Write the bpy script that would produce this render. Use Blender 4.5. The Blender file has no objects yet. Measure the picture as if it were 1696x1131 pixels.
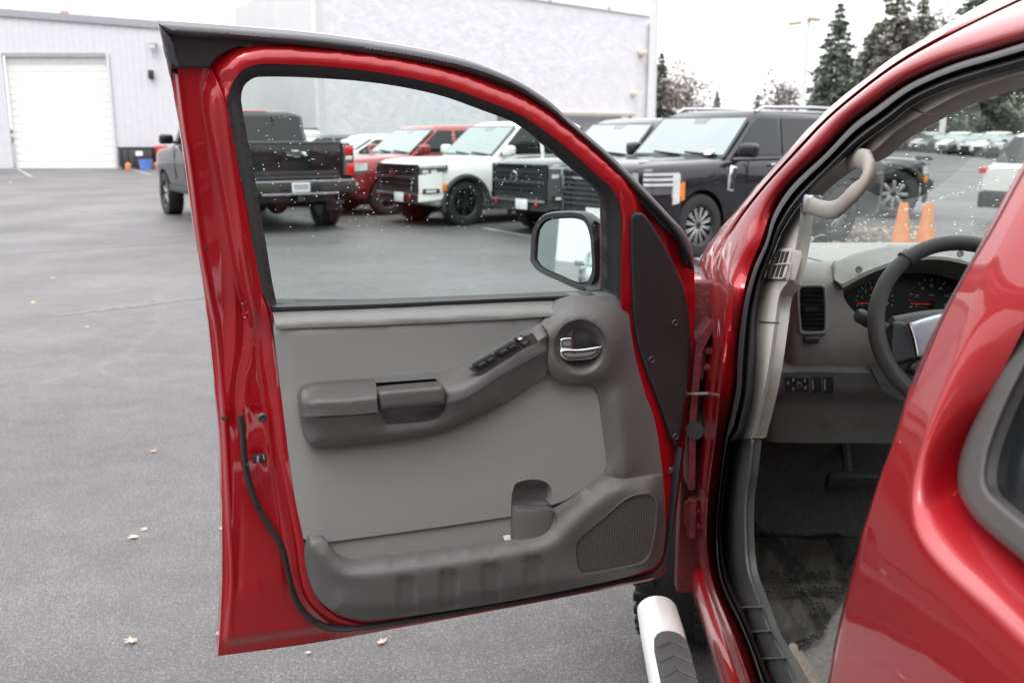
import bpy, bmesh, math, random
import numpy as np
from mathutils import Vector, Matrix, geometry
from math import sin, cos, tan, atan2, pi, radians, sqrt
random.seed(7); rng = np.random.default_rng(7)
S = bpy.context.scene
C = S.collection

# ------------------------------------------------------------------ camera
FPX, CU, CV = 1600.0, 848.0, 565.5          # focal length and centre in photograph pixels
EYE = Vector((0, 0, 1.62)); PITCH = math.atan(345.5 / 1600.0)
SP, CP = sin(PITCH), cos(PITCH)
cam = bpy.data.cameras.new('camera'); camo = bpy.data.objects.new('camera', cam); C.objects.link(camo)
camo.location = EYE; camo.rotation_euler = (pi / 2 - PITCH, 0, 0)
cam.sensor_width = 22.3; cam.lens = 22.3 * FPX / 1696.0
cam.clip_start = 0.05; cam.clip_end = 900
cam.dof.use_dof = True; cam.dof.focus_distance = 1.95; cam.dof.aperture_fstop = 3.6
S.camera = camo
# ------------------------------------------------------------------ overcast daylight
W = bpy.data.worlds.new('World'); S.world = W; W.use_nodes = True
wt = W.node_tree; wt.nodes.clear()
wo = wt.nodes.new('ShaderNodeOutputWorld'); bg = wt.nodes.new('ShaderNodeBackground')
sky = wt.nodes.new('ShaderNodeTexSky'); sky.sky_type = 'NISHITA'; sky.sun_disc = False
SUN_EL, SUN_ROT = radians(58), radians(200)
sky.sun_elevation = SUN_EL; sky.sun_rotation = SUN_ROT
sky.air_density = 1.0; sky.dust_density = 4.0
tc = wt.nodes.new('ShaderNodeTexCoord'); sx = wt.nodes.new('ShaderNodeSeparateXYZ')
ramp = wt.nodes.new('ShaderNodeMapRange'); ramp.inputs[1].default_value = 0.0; ramp.inputs[2].default_value = 1.0
ramp.inputs[3].default_value = 0.68; ramp.inputs[4].default_value = 1.55
cl = wt.nodes.new('ShaderNodeMix'); cl.data_type = 'RGBA'; cl.blend_type = 'MIX'
cl.inputs[0].default_value = 0.93; cl.inputs[7].default_value = (10.0, 9.95, 10.15, 1)
mul = wt.nodes.new('ShaderNodeVectorMath'); mul.operation = 'SCALE'
wt.links.new(tc.outputs['Generated'], sx.inputs[0]); wt.links.new(sx.outputs['Z'], ramp.inputs[0])
wt.links.new(sky.outputs[0], cl.inputs[6]); wt.links.new(cl.outputs[2], mul.inputs[0]); wt.links.new(ramp.outputs[0], mul.inputs['Scale'])
wt.links.new(mul.outputs[0], bg.inputs[0]); bg.inputs[1].default_value = 0.1
wt.links.new(bg.outputs[0], wo.inputs[0])
sun = bpy.data.lights.new('sun', 'SUN'); suno = bpy.data.objects.new('sun', sun); C.objects.link(suno)
sun.energy = 0.7; sun.angle = radians(25); sun.color = (1, 0.98, 0.96)
suno.rotation_euler = (pi / 2 - SUN_EL, 0, pi - SUN_ROT)
S.view_settings.view_transform = 'Standard'; S.view_settings.look = 'None'
S.view_settings.exposure = 1.2; S.view_settings.gamma = 1.0; S.view_settings.use_curve_mapping = False

# ------------------------------------------------------------------ materials
def nt(name):
    m = bpy.data.materials.new(name); m.use_nodes = True
    return m, m.node_tree, m.node_tree.nodes['Principled BSDF']
def mat(name, col, rough=0.5, metal=0.0, noise=0.0, nscale=30.0, bump=0.0, bscale=200.0, coat=0.0, spec=None, coat_rough=0.03, wear=None, emis=None):
    """principled surface whose colour and relief carry a little procedural grain"""
    m, t, p = nt(name)
    p.inputs['Base Color'].default_value = (*col, 1); p.inputs['Roughness'].default_value = rough
    p.inputs['Metallic'].default_value = metal; p.inputs['Coat Weight'].default_value = coat
    p.inputs['Coat Roughness'].default_value = coat_rough
    if spec is not None: p.inputs['Specular IOR Level'].default_value = spec
    if emis: p.inputs['Emission Color'].default_value = (*emis[0], 1); p.inputs['Emission Strength'].default_value = emis[1]
    g = t.nodes.new('ShaderNodeTexCoord')
    if noise:
        n = t.nodes.new('ShaderNodeTexNoise'); n.inputs['Scale'].default_value = nscale; n.inputs['Detail'].default_value = 5
        r = t.nodes.new('ShaderNodeMapRange'); r.inputs[1].default_value = 0.3; r.inputs[2].default_value = 0.7
        r.inputs[3].default_value = 1 - noise; r.inputs[4].default_value = 1 + noise
        s = t.nodes.new('ShaderNodeVectorMath'); s.operation = 'SCALE'; s.inputs[0].default_value = col
        t.links.new(g.outputs['Object'], n.inputs['Vector']); t.links.new(n.outputs['Fac'], r.inputs[0])
        t.links.new(r.outputs[0], s.inputs['Scale']); t.links.new(s.outputs[0], p.inputs['Base Color'])
        r2 = t.nodes.new('ShaderNodeMapRange'); r2.inputs[3].default_value = max(0, rough - noise * 0.4); r2.inputs[4].default_value = min(1, rough + noise * 0.4)
        t.links.new(n.outputs['Fac'], r2.inputs[0]); t.links.new(r2.outputs[0], p.inputs['Roughness'])
    if bump:
        n2 = t.nodes.new('ShaderNodeTexNoise'); n2.inputs['Scale'].default_value = bscale; n2.inputs['Detail'].default_value = 3
        b = t.nodes.new('ShaderNodeBump'); b.inputs['Strength'].default_value = bump; b.inputs['Distance'].default_value = 0.01
        t.links.new(g.outputs['Object'], n2.inputs['Vector']); t.links.new(n2.outputs['Fac'], b.inputs['Height']); t.links.new(b.outputs[0], p.inputs['Normal'])
    return m
def glass(name, tint=(0.86, 0.93, 0.9), ior=1.5, rough=0.0, extra=0.0):
    """thin window glass: see-through with a Fresnel reflection"""
    m = bpy.data.materials.new(name); m.use_nodes = True; t = m.node_tree; t.nodes.clear()
    o = t.nodes.new('ShaderNodeOutputMaterial'); mx = t.nodes.new('ShaderNodeMixShader')
    tr = t.nodes.new('ShaderNodeBsdfTransparent'); gl = t.nodes.new('ShaderNodeBsdfGlossy'); f = t.nodes.new('ShaderNodeFresnel')
    tr.inputs[0].default_value = (*tint, 1); gl.inputs['Roughness'].default_value = rough; f.inputs[0].default_value = ior
    a = t.nodes.new('ShaderNodeMath'); a.operation = 'ADD'; a.inputs[1].default_value = extra; a.use_clamp = True
    t.links.new(f.outputs[0], a.inputs[0]); t.links.new(a.outputs[0], mx.inputs[0]); t.links.new(tr.outputs[0], mx.inputs[1]); t.links.new(gl.outputs[0], mx.inputs[2])
    t.links.new(mx.outputs[0], o.inputs[0]); return m
def paint(name, col, metal=0.35, rough=0.38, flake=0.1, dirt=0.0):
    m = mat(name, col, rough, metal, flake, 700.0, coat=0.8 if metal == 0 else 1.0, coat_rough=0.03, spec=0.15 if metal == 0 else None); return m

M = {}
M['red'] = paint('red metallic paint', (0.34, 0.002, 0.007), 0.35, 0.34, 0.08)
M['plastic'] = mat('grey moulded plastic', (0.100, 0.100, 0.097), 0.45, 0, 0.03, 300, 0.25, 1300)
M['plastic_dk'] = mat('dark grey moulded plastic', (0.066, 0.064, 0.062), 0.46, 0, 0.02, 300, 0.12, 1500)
M['fabric'] = mat('warm grey door fabric', (0.212, 0.213, 0.207), 0.7, 0, 0.04, 700, 0.3, 1500)
M['ledge'] = mat('pale grey vinyl', (0.165, 0.165, 0.160), 0.38, 0, 0.04, 40, 0.2, 900)
M['rubber'] = mat('black rubber', (0.016, 0.016, 0.018), 0.5, 0, 0.12, 60, 0.15, 400)
M['rubber_grey'] = mat('weathered grey rubber', (0.045, 0.045, 0.05), 0.45, 0, 0.15, 25, 0.2, 300)
M['black'] = mat('satin black plastic', (0.018, 0.018, 0.02), 0.42, 0, 0.1, 60, 0.1, 500)
M['blackgloss'] = mat('gloss black plastic', (0.012, 0.013, 0.015), 0.12, 0, 0.08, 30)
M['chrome'] = mat('chrome', (0.75, 0.76, 0.78), 0.08, 1.0, 0.05, 20)
M['silver'] = mat('satin silver', (0.5, 0.5, 0.52), 0.3, 0.9, 0.06, 50)
M['beige'] = mat('pale beige pillar trim', (0.37, 0.345, 0.31), 0.6, 0, 0.04, 40, 0.2, 900)
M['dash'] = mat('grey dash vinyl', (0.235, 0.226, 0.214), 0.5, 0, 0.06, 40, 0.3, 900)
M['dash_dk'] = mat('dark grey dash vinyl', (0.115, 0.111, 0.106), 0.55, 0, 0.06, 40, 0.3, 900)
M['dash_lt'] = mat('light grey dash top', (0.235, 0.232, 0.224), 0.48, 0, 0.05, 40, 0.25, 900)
M['leather'] = mat('grained steering wheel leather', (0.05, 0.047, 0.044), 0.38, 0, 0.1, 60, 0.5, 1200)
M['carpet'] = mat('grey brown carpet', (0.27, 0.255, 0.23), 0.95, 0, 0.25, 120, 0.8, 700)
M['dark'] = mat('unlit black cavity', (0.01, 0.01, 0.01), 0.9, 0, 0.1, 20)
M['gauge'] = mat('gauge face black', (0.006, 0.006, 0.007), 0.35, 0, 0.1, 20)
M['gwhite'] = mat('gauge print white', (0.7, 0.7, 0.68), 0.6, 0, 0.02, 20)
M['gred'] = mat('gauge needle red', (0.75, 0.03, 0.02), 0.5, 0, 0.05, 20, emis=((0.8, 0.03, 0.02), 0.12))
M['ink'] = mat('black print', (0.01, 0.01, 0.01), 0.6, 0, 0.05, 20)
M['whitepaint'] = mat('white powder coat', (0.78, 0.78, 0.77), 0.35, 0, 0.04, 12, coat=0.4)
M['shadedred'] = mat('body red darkened for gap shade', (0.085, 0.004, 0.006), 0.75, 0, 0.3, 40, 0.3, 90)  # body red darkened and dulled to stand in for shade in the gap
M['sill'] = mat('dark sill plastic', (0.046, 0.045, 0.043), 0.5, 0, 0.05, 300, 0.25, 900)
M['grip'] = mat('grab handle beige darkened for shade', (0.26, 0.232, 0.208), 0.62, 0, 0.04, 40, 0.2, 900)  # beige trim plastic with the shade on the handle put into its colour
M['backing'] = mat('dark felt', (0.045, 0.044, 0.042), 0.95, 0, 0.2, 60, 0.4, 300)
M['tread'] = mat('grey step rubber', (0.085, 0.087, 0.092), 0.6, 0, 0.12, 40, 0.4, 500)
M['tyre'] = mat('tyre rubber', (0.018, 0.018, 0.019), 0.7, 0, 0.2, 30, 0.3, 120)
M['rimdark'] = mat('dark alloy', (0.03, 0.031, 0.034), 0.35, 0.5, 0.1, 30)
M['rim'] = mat('machined alloy', (0.55, 0.55, 0.57), 0.25, 0.9, 0.08, 30)
M['win'] = glass('door window glass', (0.80, 0.89, 0.86), 1.5)
M['wind'] = glass('windshield glass', (0.84, 0.91, 0.88), 1.5)
M['tint'] = glass('blue shade band glass', (0.18, 0.42, 0.55), 1.5)
M['mirror'] = mat('mirror silvering', (0.82, 0.88, 0.87), 0.01, 1.0)
def drops_mat():
    m = bpy.data.materials.new('rain water'); m.use_nodes = True; t = m.node_tree; t.nodes.clear()
    o = t.nodes.new('ShaderNodeOutputMaterial'); g = t.nodes.new('ShaderNodeBsdfGlass'); g.inputs['IOR'].default_value = 1.33
    t.links.new(g.outputs[0], o.inputs[0]); return m
M['water'] = drops_mat()
M['film'] = glass('clear plastic film', (0.86, 0.86, 0.85), 1.5, 0.03, 0.10)

# ------------------------------------------------------------------ object helpers
def link(o, parent=None):
    C.objects.link(o)
    if parent is not None:
        o.parent = parent
        if parent.type == 'EMPTY' and parent.get('world_parts'): o.matrix_parent_inverse = Matrix.Translation(-Vector(parent.location))
    return o
def mesh_obj(name, verts, faces, m, parent=None, smooth=None, kind=None):
    me = bpy.data.meshes.new(name); me.from_pydata([tuple(v) for v in verts], [], [tuple(f) for f in faces]); me.update()
    if smooth is not None:
        me.polygons.foreach_set('use_smooth', [True] * len(me.polygons)); me.set_sharp_from_angle(angle=radians(smooth))
    for mm in (m if isinstance(m, (list, tuple)) else [m]): me.materials.append(mm)
    o = link(bpy.data.objects.new(name, me), parent)
    if kind: o['kind'] = kind
    return o
def bm_obj(name, bm, m, parent=None, smooth=30, kind=None, recalc=True):
    if recalc: bmesh.ops.recalc_face_normals(bm, faces=bm.faces)
    me = bpy.data.meshes.new(name); bm.to_mesh(me); bm.free()
    if smooth is not None:
        me.polygons.foreach_set('use_smooth', [True] * len(me.polygons)); me.set_sharp_from_angle(angle=radians(smooth))
    for mm in (m if isinstance(m, (list, tuple)) else [m]): me.materials.append(mm)
    o = link(bpy.data.objects.new(name, me), parent)
    if kind: o['kind'] = kind
    return o
def empty(name, loc=(0, 0, 0), rz=0.0):
    o = bpy.data.objects.new(name, None); o.empty_display_size = 0.2; o.location = loc; o.rotation_euler = (0, 0, rz)
    return link(o)
def tag(o, label, cat, group=None):
    o['label'] = label; o['category'] = cat
    if group: o['group'] = group
    return o
def add_box(bm, c, s, rot=None, bev=0.0, seg=2):
    mx = Matrix.Translation(c) @ (rot.to_4x4() if rot is not None else Matrix.Identity(4)) @ Matrix.Diagonal((*s, 1))
    r = bmesh.ops.create_cube(bm, size=1.0, matrix=mx)
    if bev > 0:
        es = list({e for v in r['verts'] for e in v.link_edges})
        bmesh.ops.bevel(bm, geom=es, offset=bev, segments=seg, affect='EDGES', profile=0.5)
def box(name, c, s, m, parent=None, rot=None, bev=0.0, seg=2, smooth=30):
    bm = bmesh.new(); add_box(bm, c, s, rot, bev, seg); return bm_obj(name, bm, m, parent, smooth)
def add_tube(bm, pts, rad, n=10, caps=True, flat=1.0, up=None):
    """sweep a circle (or ellipse) along a polyline"""
    pts = [Vector(p) for p in pts]; k = len(pts); rings = []
    rr = rad if isinstance(rad, (list, tuple)) else [rad] * k
    prev = None
    for i, p in enumerate(pts):
        d = (pts[min(i + 1, k - 1)] - pts[max(i - 1, 0)]).normalized()
        ref = up if up is not None else (prev if prev is not None else (Vector((0, 0, 1)) if abs(d.z) < 0.9 else Vector((1, 0, 0))))
        a = (ref - d * ref.dot(d)).normalized(); b = d.cross(a); prev = a
        rings.append([bm.verts.new(p + a * (rr[i] * flat * cos(2 * pi * j / n)) + b * (rr[i] * sin(2 * pi * j / n))) for j in range(n)])
    for i in range(k - 1):
        for j in range(n):
            bm.faces.new((rings[i][j], rings[i][(j + 1) % n], rings[i + 1][(j + 1) % n], rings[i + 1][j]))
    if caps: bm.faces.new(rings[0][::-1]); bm.faces.new(rings[-1])
def tube(name, pts, rad, m, parent=None, n=10, flat=1.0, up=None, smooth=40):
    bm = bmesh.new(); add_tube(bm, pts, rad, n, True, flat, up); return bm_obj(name, bm, m, parent, smooth)
def add_prism(bm, pts, off):
    """closed solid between polygon pts (3-D) and the same shifted by off"""
    a = [bm.verts.new(p) for p in pts]; b = [bm.verts.new(Vector(p) + Vector(off)) for p in pts]; n = len(pts)
    bm.faces.new(a); bm.faces.new(b[::-1])
    for i in range(n): bm.faces.new((a[i], b[i], b[(i + 1) % n], a[(i + 1) % n]))
def prism(name, pts, off, m, parent=None, bev=0.0, smooth=30):
    bm = bmesh.new(); add_prism(bm, pts, off)
    if bev: bmesh.ops.bevel(bm, geom=list(bm.edges), offset=bev, segments=2, affect='EDGES', profile=0.5)
    return bm_obj(name, bm, m, parent, smooth)
def add_lathe(bm, prof, n=32, axis='y', c=(0, 0, 0), close=False):
    """prof: (radius, height along axis)"""
    c = Vector(c); rings = []
    for r, h in prof:
        ring = []
        for j in range(n):
            t = 2 * pi * j / n
            v = {'y': (r * cos(t), h, r * sin(t)), 'z': (r * cos(t), r * sin(t), h), 'x': (h, r * cos(t), r * sin(t))}[axis]
            ring.append(bm.verts.new(c + Vector(v)))
        rings.append(ring)
    for i in range(len(rings) - 1):
        for j in range(n): bm.faces.new((rings[i][j], rings[i][(j + 1) % n], rings[i + 1][(j + 1) % n], rings[i + 1][j]))
    if close:
        for j in range(n): bm.faces.new((rings[-1][j], rings[-1][(j + 1) % n], rings[0][(j + 1) % n], rings[0][j]))
    else:
        bm.faces.new(rings[0]); bm.faces.new(rings[-1])
def text_obj(name, s, size, mx, m, parent=None, thick=0.0004, bold=0.0):
    cu = bpy.data.curves.new(name, 'FONT'); cu.body = s; cu.size = size; cu.extrude = thick; cu.align_x = 'CENTER'; cu.align_y = 'CENTER'; cu.resolution_u = 2; cu.offset = bold
    tmp = bpy.data.objects.new(name, cu); C.objects.link(tmp)
    me = bpy.data.meshes.new_from_object(tmp.evaluated_get(bpy.context.evaluated_depsgraph_get()))
    bpy.data.objects.remove(tmp); me.materials.clear(); me.materials.append(m)
    me.transform(mx); o = link(bpy.data.objects.new(name, me), parent); return o

# ------------------------------------------------------------------ tracing: photograph pixels to places in the world
def raydir(u, v):
    u = np.asarray(u, float); v = np.asarray(v, float); yc = (CV - v) / FPX
    return np.stack([(u - CU) / FPX, CP + yc * SP, -SP + yc * CP], -1)
def gp(u, v, z=0.0):
    d = raydir(u, v); t = (z - EYE.z) / d[..., 2]; return Vector((d[0] * t, d[1] * t, z))
def at(u, v, Y):
    d = raydir(u, v); t = Y / d[1]; return Vector((d[0] * t, Y, EYE.z + d[2] * t))
E0 = np.array(EYE)
def solve(F, u, v, n, t0=1.9):
    """point on each pixel's ray where F(point) == n"""
    d = raydir(u, v); t = np.full(d.shape[:-1], t0); h = 1e-4
    for _ in range(25):
        f = F(E0 + d * t[..., None]) - n; f2 = F(E0 + d * (t + h)[..., None]) - n
        df = (f2 - f) / h; df = np.where(np.abs(df) < 0.05, np.sign(df + 1e-9) * 0.05, df)
        t = np.clip(t - np.clip(f / df, -0.5, 0.5), 0.3, 8)
    return E0 + d * t[..., None]
AX = radians(2.3)                       # the red car points this much right of straight ahead
def car_ly(p): return p[..., 0] * cos(AX) - p[..., 1] * sin(AX), p[..., 0] * sin(AX) + p[..., 1] * cos(AX)
def cw(l, y, z): return Vector((l * cos(AX) + y * sin(AX), -l * sin(AX) + y * cos(AX), z))
GZ = np.array([0.0, 0.5, 0.85, 1.2, 1.3, 1.45, 1.6, 1.7, 1.78, 1.82, 1.86]); GL = np.array([0.40, 0.365, 0.345, 0.36, 0.385, 0.43, 0.485, 0.53, 0.585, 0.65, 0.80])
_zs = np.linspace(-0.3, 2.3, 521); _gl = np.interp(_zs, GZ, GL); _kk = np.exp(-(np.arange(-40, 41) * 0.005 / 0.055) ** 2); _gl = np.convolve(np.pad(_gl, 40, 'edge'), _kk / _kk.sum(), 'valid')
def F_body(p): l, y = car_ly(p); return l - np.interp(p[..., 2], _zs, _gl)
HINGE = np.array([0.392, 2.215]); DOOR_DIR = np.array([-0.9305, -0.3663])      # the open front door, hinge to rear edge
DN = np.array([0.3663, -0.9305])
def F_door(p):
    lean = 0.10 * np.clip((p[..., 2] - 1.12) / 0.65, 0, 2) ** 1.3 - 0.03 * np.clip((0.85 - p[..., 2]) / 0.4, 0, 2) ** 1.5
    return (p[..., 0] - HINGE[0]) * DN[0] + (p[..., 1] - HINGE[1]) * DN[1] - lean
def F_cross(y0, k=0.0, z0=1.1): return lambda p: -(car_ly(p)[1] - y0 - k * (p[..., 2] - z0))
def F_long(l0, k=0.0, z0=1.1): return lambda p: car_ly(p)[0] - l0 - k * (p[..., 2] - z0)
def F_flat(z0): return lambda p: p[..., 2] - z0
def px(F, u, v, n=0.0): return Vector(solve(F, np.array([u]), np.array([v]), n)[0])

def seg_dist(P, poly, closed=False):
    P = np.asarray(P, float); A = np.asarray(poly, float)[:, :2]
    B = np.roll(A, -1, 0) if closed else A[1:]; A = A if closed else A[:-1]
    out = np.full(len(P), 1e9)
    for a, b in zip(A, B):
        ab = b - a; L = ab @ ab + 1e-12; t = np.clip(((P - a) @ ab) / L, 0, 1)
        out = np.minimum(out, np.hypot(*(P - a - t[:, None] * ab).T))
    return out
def inside(P, poly):
    P = np.asarray(P, float); A = np.asarray(poly, float)[:, :2]; B = np.roll(A, -1, 0); r = np.zeros(len(P), bool)
    for (x1, y1), (x2, y2) in zip(A, B):
        if y1 == y2: continue
        c = ((y1 > P[:, 1]) != (y2 > P[:, 1])) & (P[:, 0] < (x2 - x1) * (P[:, 1] - y1) / (y2 - y1) + x1); r ^= c
    return r
def smooth_line(pts, step, closed, n0, corner=48):
    """Catmull-Rom through the traced points, sharp where they turn by more than `corner` degrees"""
    Q = [(*p[:2], p[2] if len(p) > 2 else n0) for p in pts]; Q = np.array(Q, float); k = len(Q); out = []
    def turn(i):
        if not closed and i in (0, k - 1): return 180
        a = Q[i, :2] - Q[i - 1, :2]; b = Q[(i + 1) % k, :2] - Q[i, :2]
        c = (a @ b) / (np.hypot(*a) * np.hypot(*b) + 1e-9); return math.degrees(math.acos(max(-1, min(1, c))))
    T = [turn(i) for i in range(k)]
    for i in range(k if closed else k - 1):
        p1, p2 = Q[i], Q[(i + 1) % k]
        p0 = Q[i - 1] if T[i] < corner else p1; p3 = Q[(i + 2) % k] if T[(i + 1) % k] < corner else p2
        L = np.hypot(*(p2 - p1)[:2]); m = max(1, int(round(L / step)))
        e1 = np.hypot(*(p2 - p0)[:2]); e2 = np.hypot(*(p3 - p1)[:2])
        t1 = (p2 - p0) / e1 * L; t2 = (p3 - p1) / e2 * L
        for j in range(m):
            t = j / m; h = (2 * t**3 - 3 * t**2 + 1, t**3 - 2 * t**2 + t, -2 * t**3 + 3 * t**2, t**3 - t**2)
            q = h[0] * p1 + h[1] * t1 + h[2] * p2 + h[3] * t2; q[2] = p1[2] * (1 - t) + p2[2] * t; out.append(q)
    if not closed: out.append(Q[-1])
    return np.array(out)
def sheet(name, F, outline, m, parent=None, n=0.0, creases=(), holes=(), step=9.0, skirt=0.0, rnd=None, func=None, relax=0, sharp=38, lstep=None, t0=1.9, kind=None, back=False, lines=(), dense=(), post=0):
    """A traced panel as real relief: outline and creases carry offsets n (metres) from the base surface F, the inside is a
    smooth membrane between them; rnd=(pixels, metres) rounds the edge over; skirt turns the edge back into depth."""
    ls = lstep or step
    loops = [smooth_line(outline, ls, True, n)] + [smooth_line(h, ls, True, n) for h in holes]
    crs = [smooth_line(c, ls, False, n) for c in creases]
    V, N, E, fixed = [], [], [], []
    def put(arr, closed):
        s = len(V)
        for q in arr: V.append(q[:2]); N.append(q[2]); fixed.append(True)
        k = len(arr)
        for i in range(k if closed else k - 1): E.append((s + i, s + (i + 1) % k))
    for L in loops: put(L, True)
    for c in crs: put(c, False)
    free = []
    O = loops[0]; lin = []
    for c in lines:                                     # edges the mesh must follow without pinning its height
        L = smooth_line(c, ls, False, n); ok = inside(L[:, :2], O)
        for h in loops[1:]: ok &= ~inside(L[:, :2], h)
        dmin = np.min([seg_dist(L[:, :2], LL, True) for LL in loops], 0); ok &= dmin > ls * 0.3
        L = L[ok]; lin.append(L); s0 = len(V)
        for q in L: V.append(q[:2]); N.append(0.0); fixed.append(False)
        for i in range(len(L) - 1):
            if np.hypot(*(L[i + 1] - L[i])[:2]) < 2.2 * ls: E.append((s0 + i, s0 + i + 1))
    for c, offs in dense:
        L = smooth_line(c, ls, False, n)[:, :2]; T = np.gradient(L, axis=0); T /= np.hypot(*T.T)[:, None] + 1e-9; Nn = np.stack([-T[:, 1], T[:, 0]], 1)
        for f in offs:
            for q in ((L + Nn * f), (L - Nn * f)):
                d = seg_dist(q, L); q = q[d > abs(f) * 0.85]; q = q[inside(q, O)] if len(q) else q
                if len(q): q = q[np.min([seg_dist(q, LL, True) for LL in loops], 0) > 1.0]
                if len(q): lin.append(np.c_[q, q[:, 0] * 0]); free.append(q)
    nfree = len(free)
    if rnd:
        for L in loops:
            A = L[:, :2]; T = np.roll(A, -1, 0) - np.roll(A, 1, 0); T /= np.hypot(*T.T)[:, None] + 1e-9; Nn = np.stack([-T[:, 1], T[:, 0]], 1)
            for f in (0.08, 0.25, 0.5, 0.8, 1.1):
                for s in (1, -1):
                    c = A + Nn * s * f * rnd[0]; d = np.min([seg_dist(c, LL, True) for LL in loops], 0); free.append(c[d > 0.7 * f * rnd[0]])
    u0, v0 = O[:, :2].min(0); u1, v1 = O[:, :2].max(0)
    gx, gy = np.meshgrid(np.arange(u0 + step * .5, u1, step), np.arange(v0 + step * .5, v1, step * 0.87))
    gx = gx + (np.arange(gx.shape[0]) % 2)[:, None] * step * 0.5
    G = np.stack([gx.ravel(), gy.ravel()], 1)
    if len(G):
        d = np.min([seg_dist(G, L, True) for L in loops] + [seg_dist(G, c) * 1.0 for c in crs], 0)
        lim = max(step * 0.45, (rnd[0] * 1.15 if rnd else 0)); G = G[d > step * 0.45]
        for L in lin:
            if len(L) > 1 and len(G): G = G[np.min(np.hypot(G[:, None, 0] - L[None, :, 0], G[:, None, 1] - L[None, :, 1]), 1) > ls * 0.55]
        if rnd:
            d2 = np.min([seg_dist(G, L, True) for L in loops], 0) if len(G) else np.zeros(0); G = G[d2 > lim]
        free.append(G)
    Fp = np.concatenate(free) if free else np.zeros((0, 2))
    if len(Fp):
        ok = inside(Fp, O)
        for h in loops[1:]: ok &= ~inside(Fp, h)
        if crs and rnd: ok &= np.min([seg_dist(Fp, c) for c in crs], 0) > step * 0.3
        Fp = Fp[ok]
    for q in Fp: V.append(q); N.append(0.0); fixed.append(False)
    vs, es, fs, ov, _, _ = geometry.delaunay_2d_cdt([Vector((float(a), float(b))) for a, b in V], E, [], 0, 1e-4)
    P = np.array([(a.x, a.y) for a in vs]); NV = np.zeros(len(P)); FX = np.zeros(len(P), bool)
    for i, o in enumerate(ov):
        if o:
            NV[i] = N[o[0]]; FX[i] = any(fixed[q] for q in o)
        else:                                            # crossing of two creases
            j = int(np.argmin(np.hypot(*(np.array(V[:len(V)]) - P[i]).T))); NV[i] = N[j]; FX[i] = True
    tri = []
    for f in fs:
        for k in range(1, len(f) - 1): tri.append((f[0], f[k], f[k + 1]))
    tri = np.array(tri); cen = P[tri].mean(1); ok = inside(cen, O)
    for h in loops[1:]: ok &= ~inside(cen, h)
    a = P[tri[:, 1]] - P[tri[:, 0]]; b = P[tri[:, 2]] - P[tri[:, 0]]; ok &= np.abs(a[:, 0] * b[:, 1] - a[:, 1] * b[:, 0]) > 1e-3
    tri = tri[ok]
    ed = np.unique(np.sort(np.concatenate([tri[:, [0, 1]], tri[:, [1, 2]], tri[:, [2, 0]]]), 1), axis=0)
    if creases or holes or np.ptp(NV[FX]) > 1e-9:
        NV[~FX] = NV[FX].mean(); w = 1.0 / (np.hypot(*(P[ed[:, 0]] - P[ed[:, 1]]).T) + 0.5); wsum = np.zeros(len(P))
        np.add.at(wsum, ed[:, 0], w); np.add.at(wsum, ed[:, 1], w); wsum[wsum == 0] = 1
        for _ in range(350):
            s = np.bincount(ed[:, 0], w * NV[ed[:, 1]], len(P)) + np.bincount(ed[:, 1], w * NV[ed[:, 0]], len(P))
            NV = np.where(FX, NV, s / wsum)
        for _ in range(relax):
            s = np.bincount(ed[:, 0], w * NV[ed[:, 1]], len(P)) + np.bincount(ed[:, 1], w * NV[ed[:, 0]], len(P))
            keep = np.zeros(len(P), bool)
            NV = np.where(keep, NV, 0.5 * NV + 0.5 * s / wsum)
    else: NV[:] = n
    if rnd:
        d = np.min([seg_dist(P, L, True) for L in loops], 0); x = 1 - np.clip(d / rnd[0], 0, 1); NV = NV - rnd[1] * (1 - np.sqrt(np.maximum(0, 1 - x * x)))
    if func is not None: NV = NV + func(P)
    if post:
        w = 1.0 / (np.hypot(*(P[ed[:, 0]] - P[ed[:, 1]]).T) + 0.5); wsum = np.zeros(len(P)); np.add.at(wsum, ed[:, 0], w); np.add.at(wsum, ed[:, 1], w); wsum[wsum == 0] = 1
        bdry = np.min([seg_dist(P, L, True) for L in loops], 0) < 0.5
        for _ in range(post):
            s = np.bincount(ed[:, 0], w * NV[ed[:, 1]], len(P)) + np.bincount(ed[:, 1], w * NV[ed[:, 0]], len(P)); NV = np.where(bdry, NV, 0.5 * NV + 0.5 * s / wsum)
    X = solve(F, P[:, 0], P[:, 1], NV, t0)
    A, B, D = X[tri[:, 0]], X[tri[:, 1]], X[tri[:, 2]]
    flip = (np.cross(B - A, D - A) * (E0 - A)).sum(1) < 0
    tri[flip] = tri[flip][:, ::-1]
    verts = [tuple(x) for x in X]; faces = [tuple(int(i) for i in t) for t in tri]
    if skirt:
        cnt = {}
        for t in faces:
            for i in range(3):
                a, b = t[i], t[(i + 1) % 3]; cnt.setdefault((min(a, b), max(a, b)), []).append((a, b))
        bd = [q[0] for q in cnt.values() if len(q) == 1]; ids = sorted({i for e in bd for i in e}); mp = {}
        sk = solve(F, P[ids, 0], P[ids, 1], NV[ids], t0)
        # turn the edge back along the surface's own normal (from the camera-facing side inwards)
        h = 1e-3; g = np.stack([(F(sk + np.eye(3)[i] * h) - F(sk - np.eye(3)[i] * h)) / (2 * h) for i in range(3)], -1); g /= np.linalg.norm(g, axis=1)[:, None] + 1e-9
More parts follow.
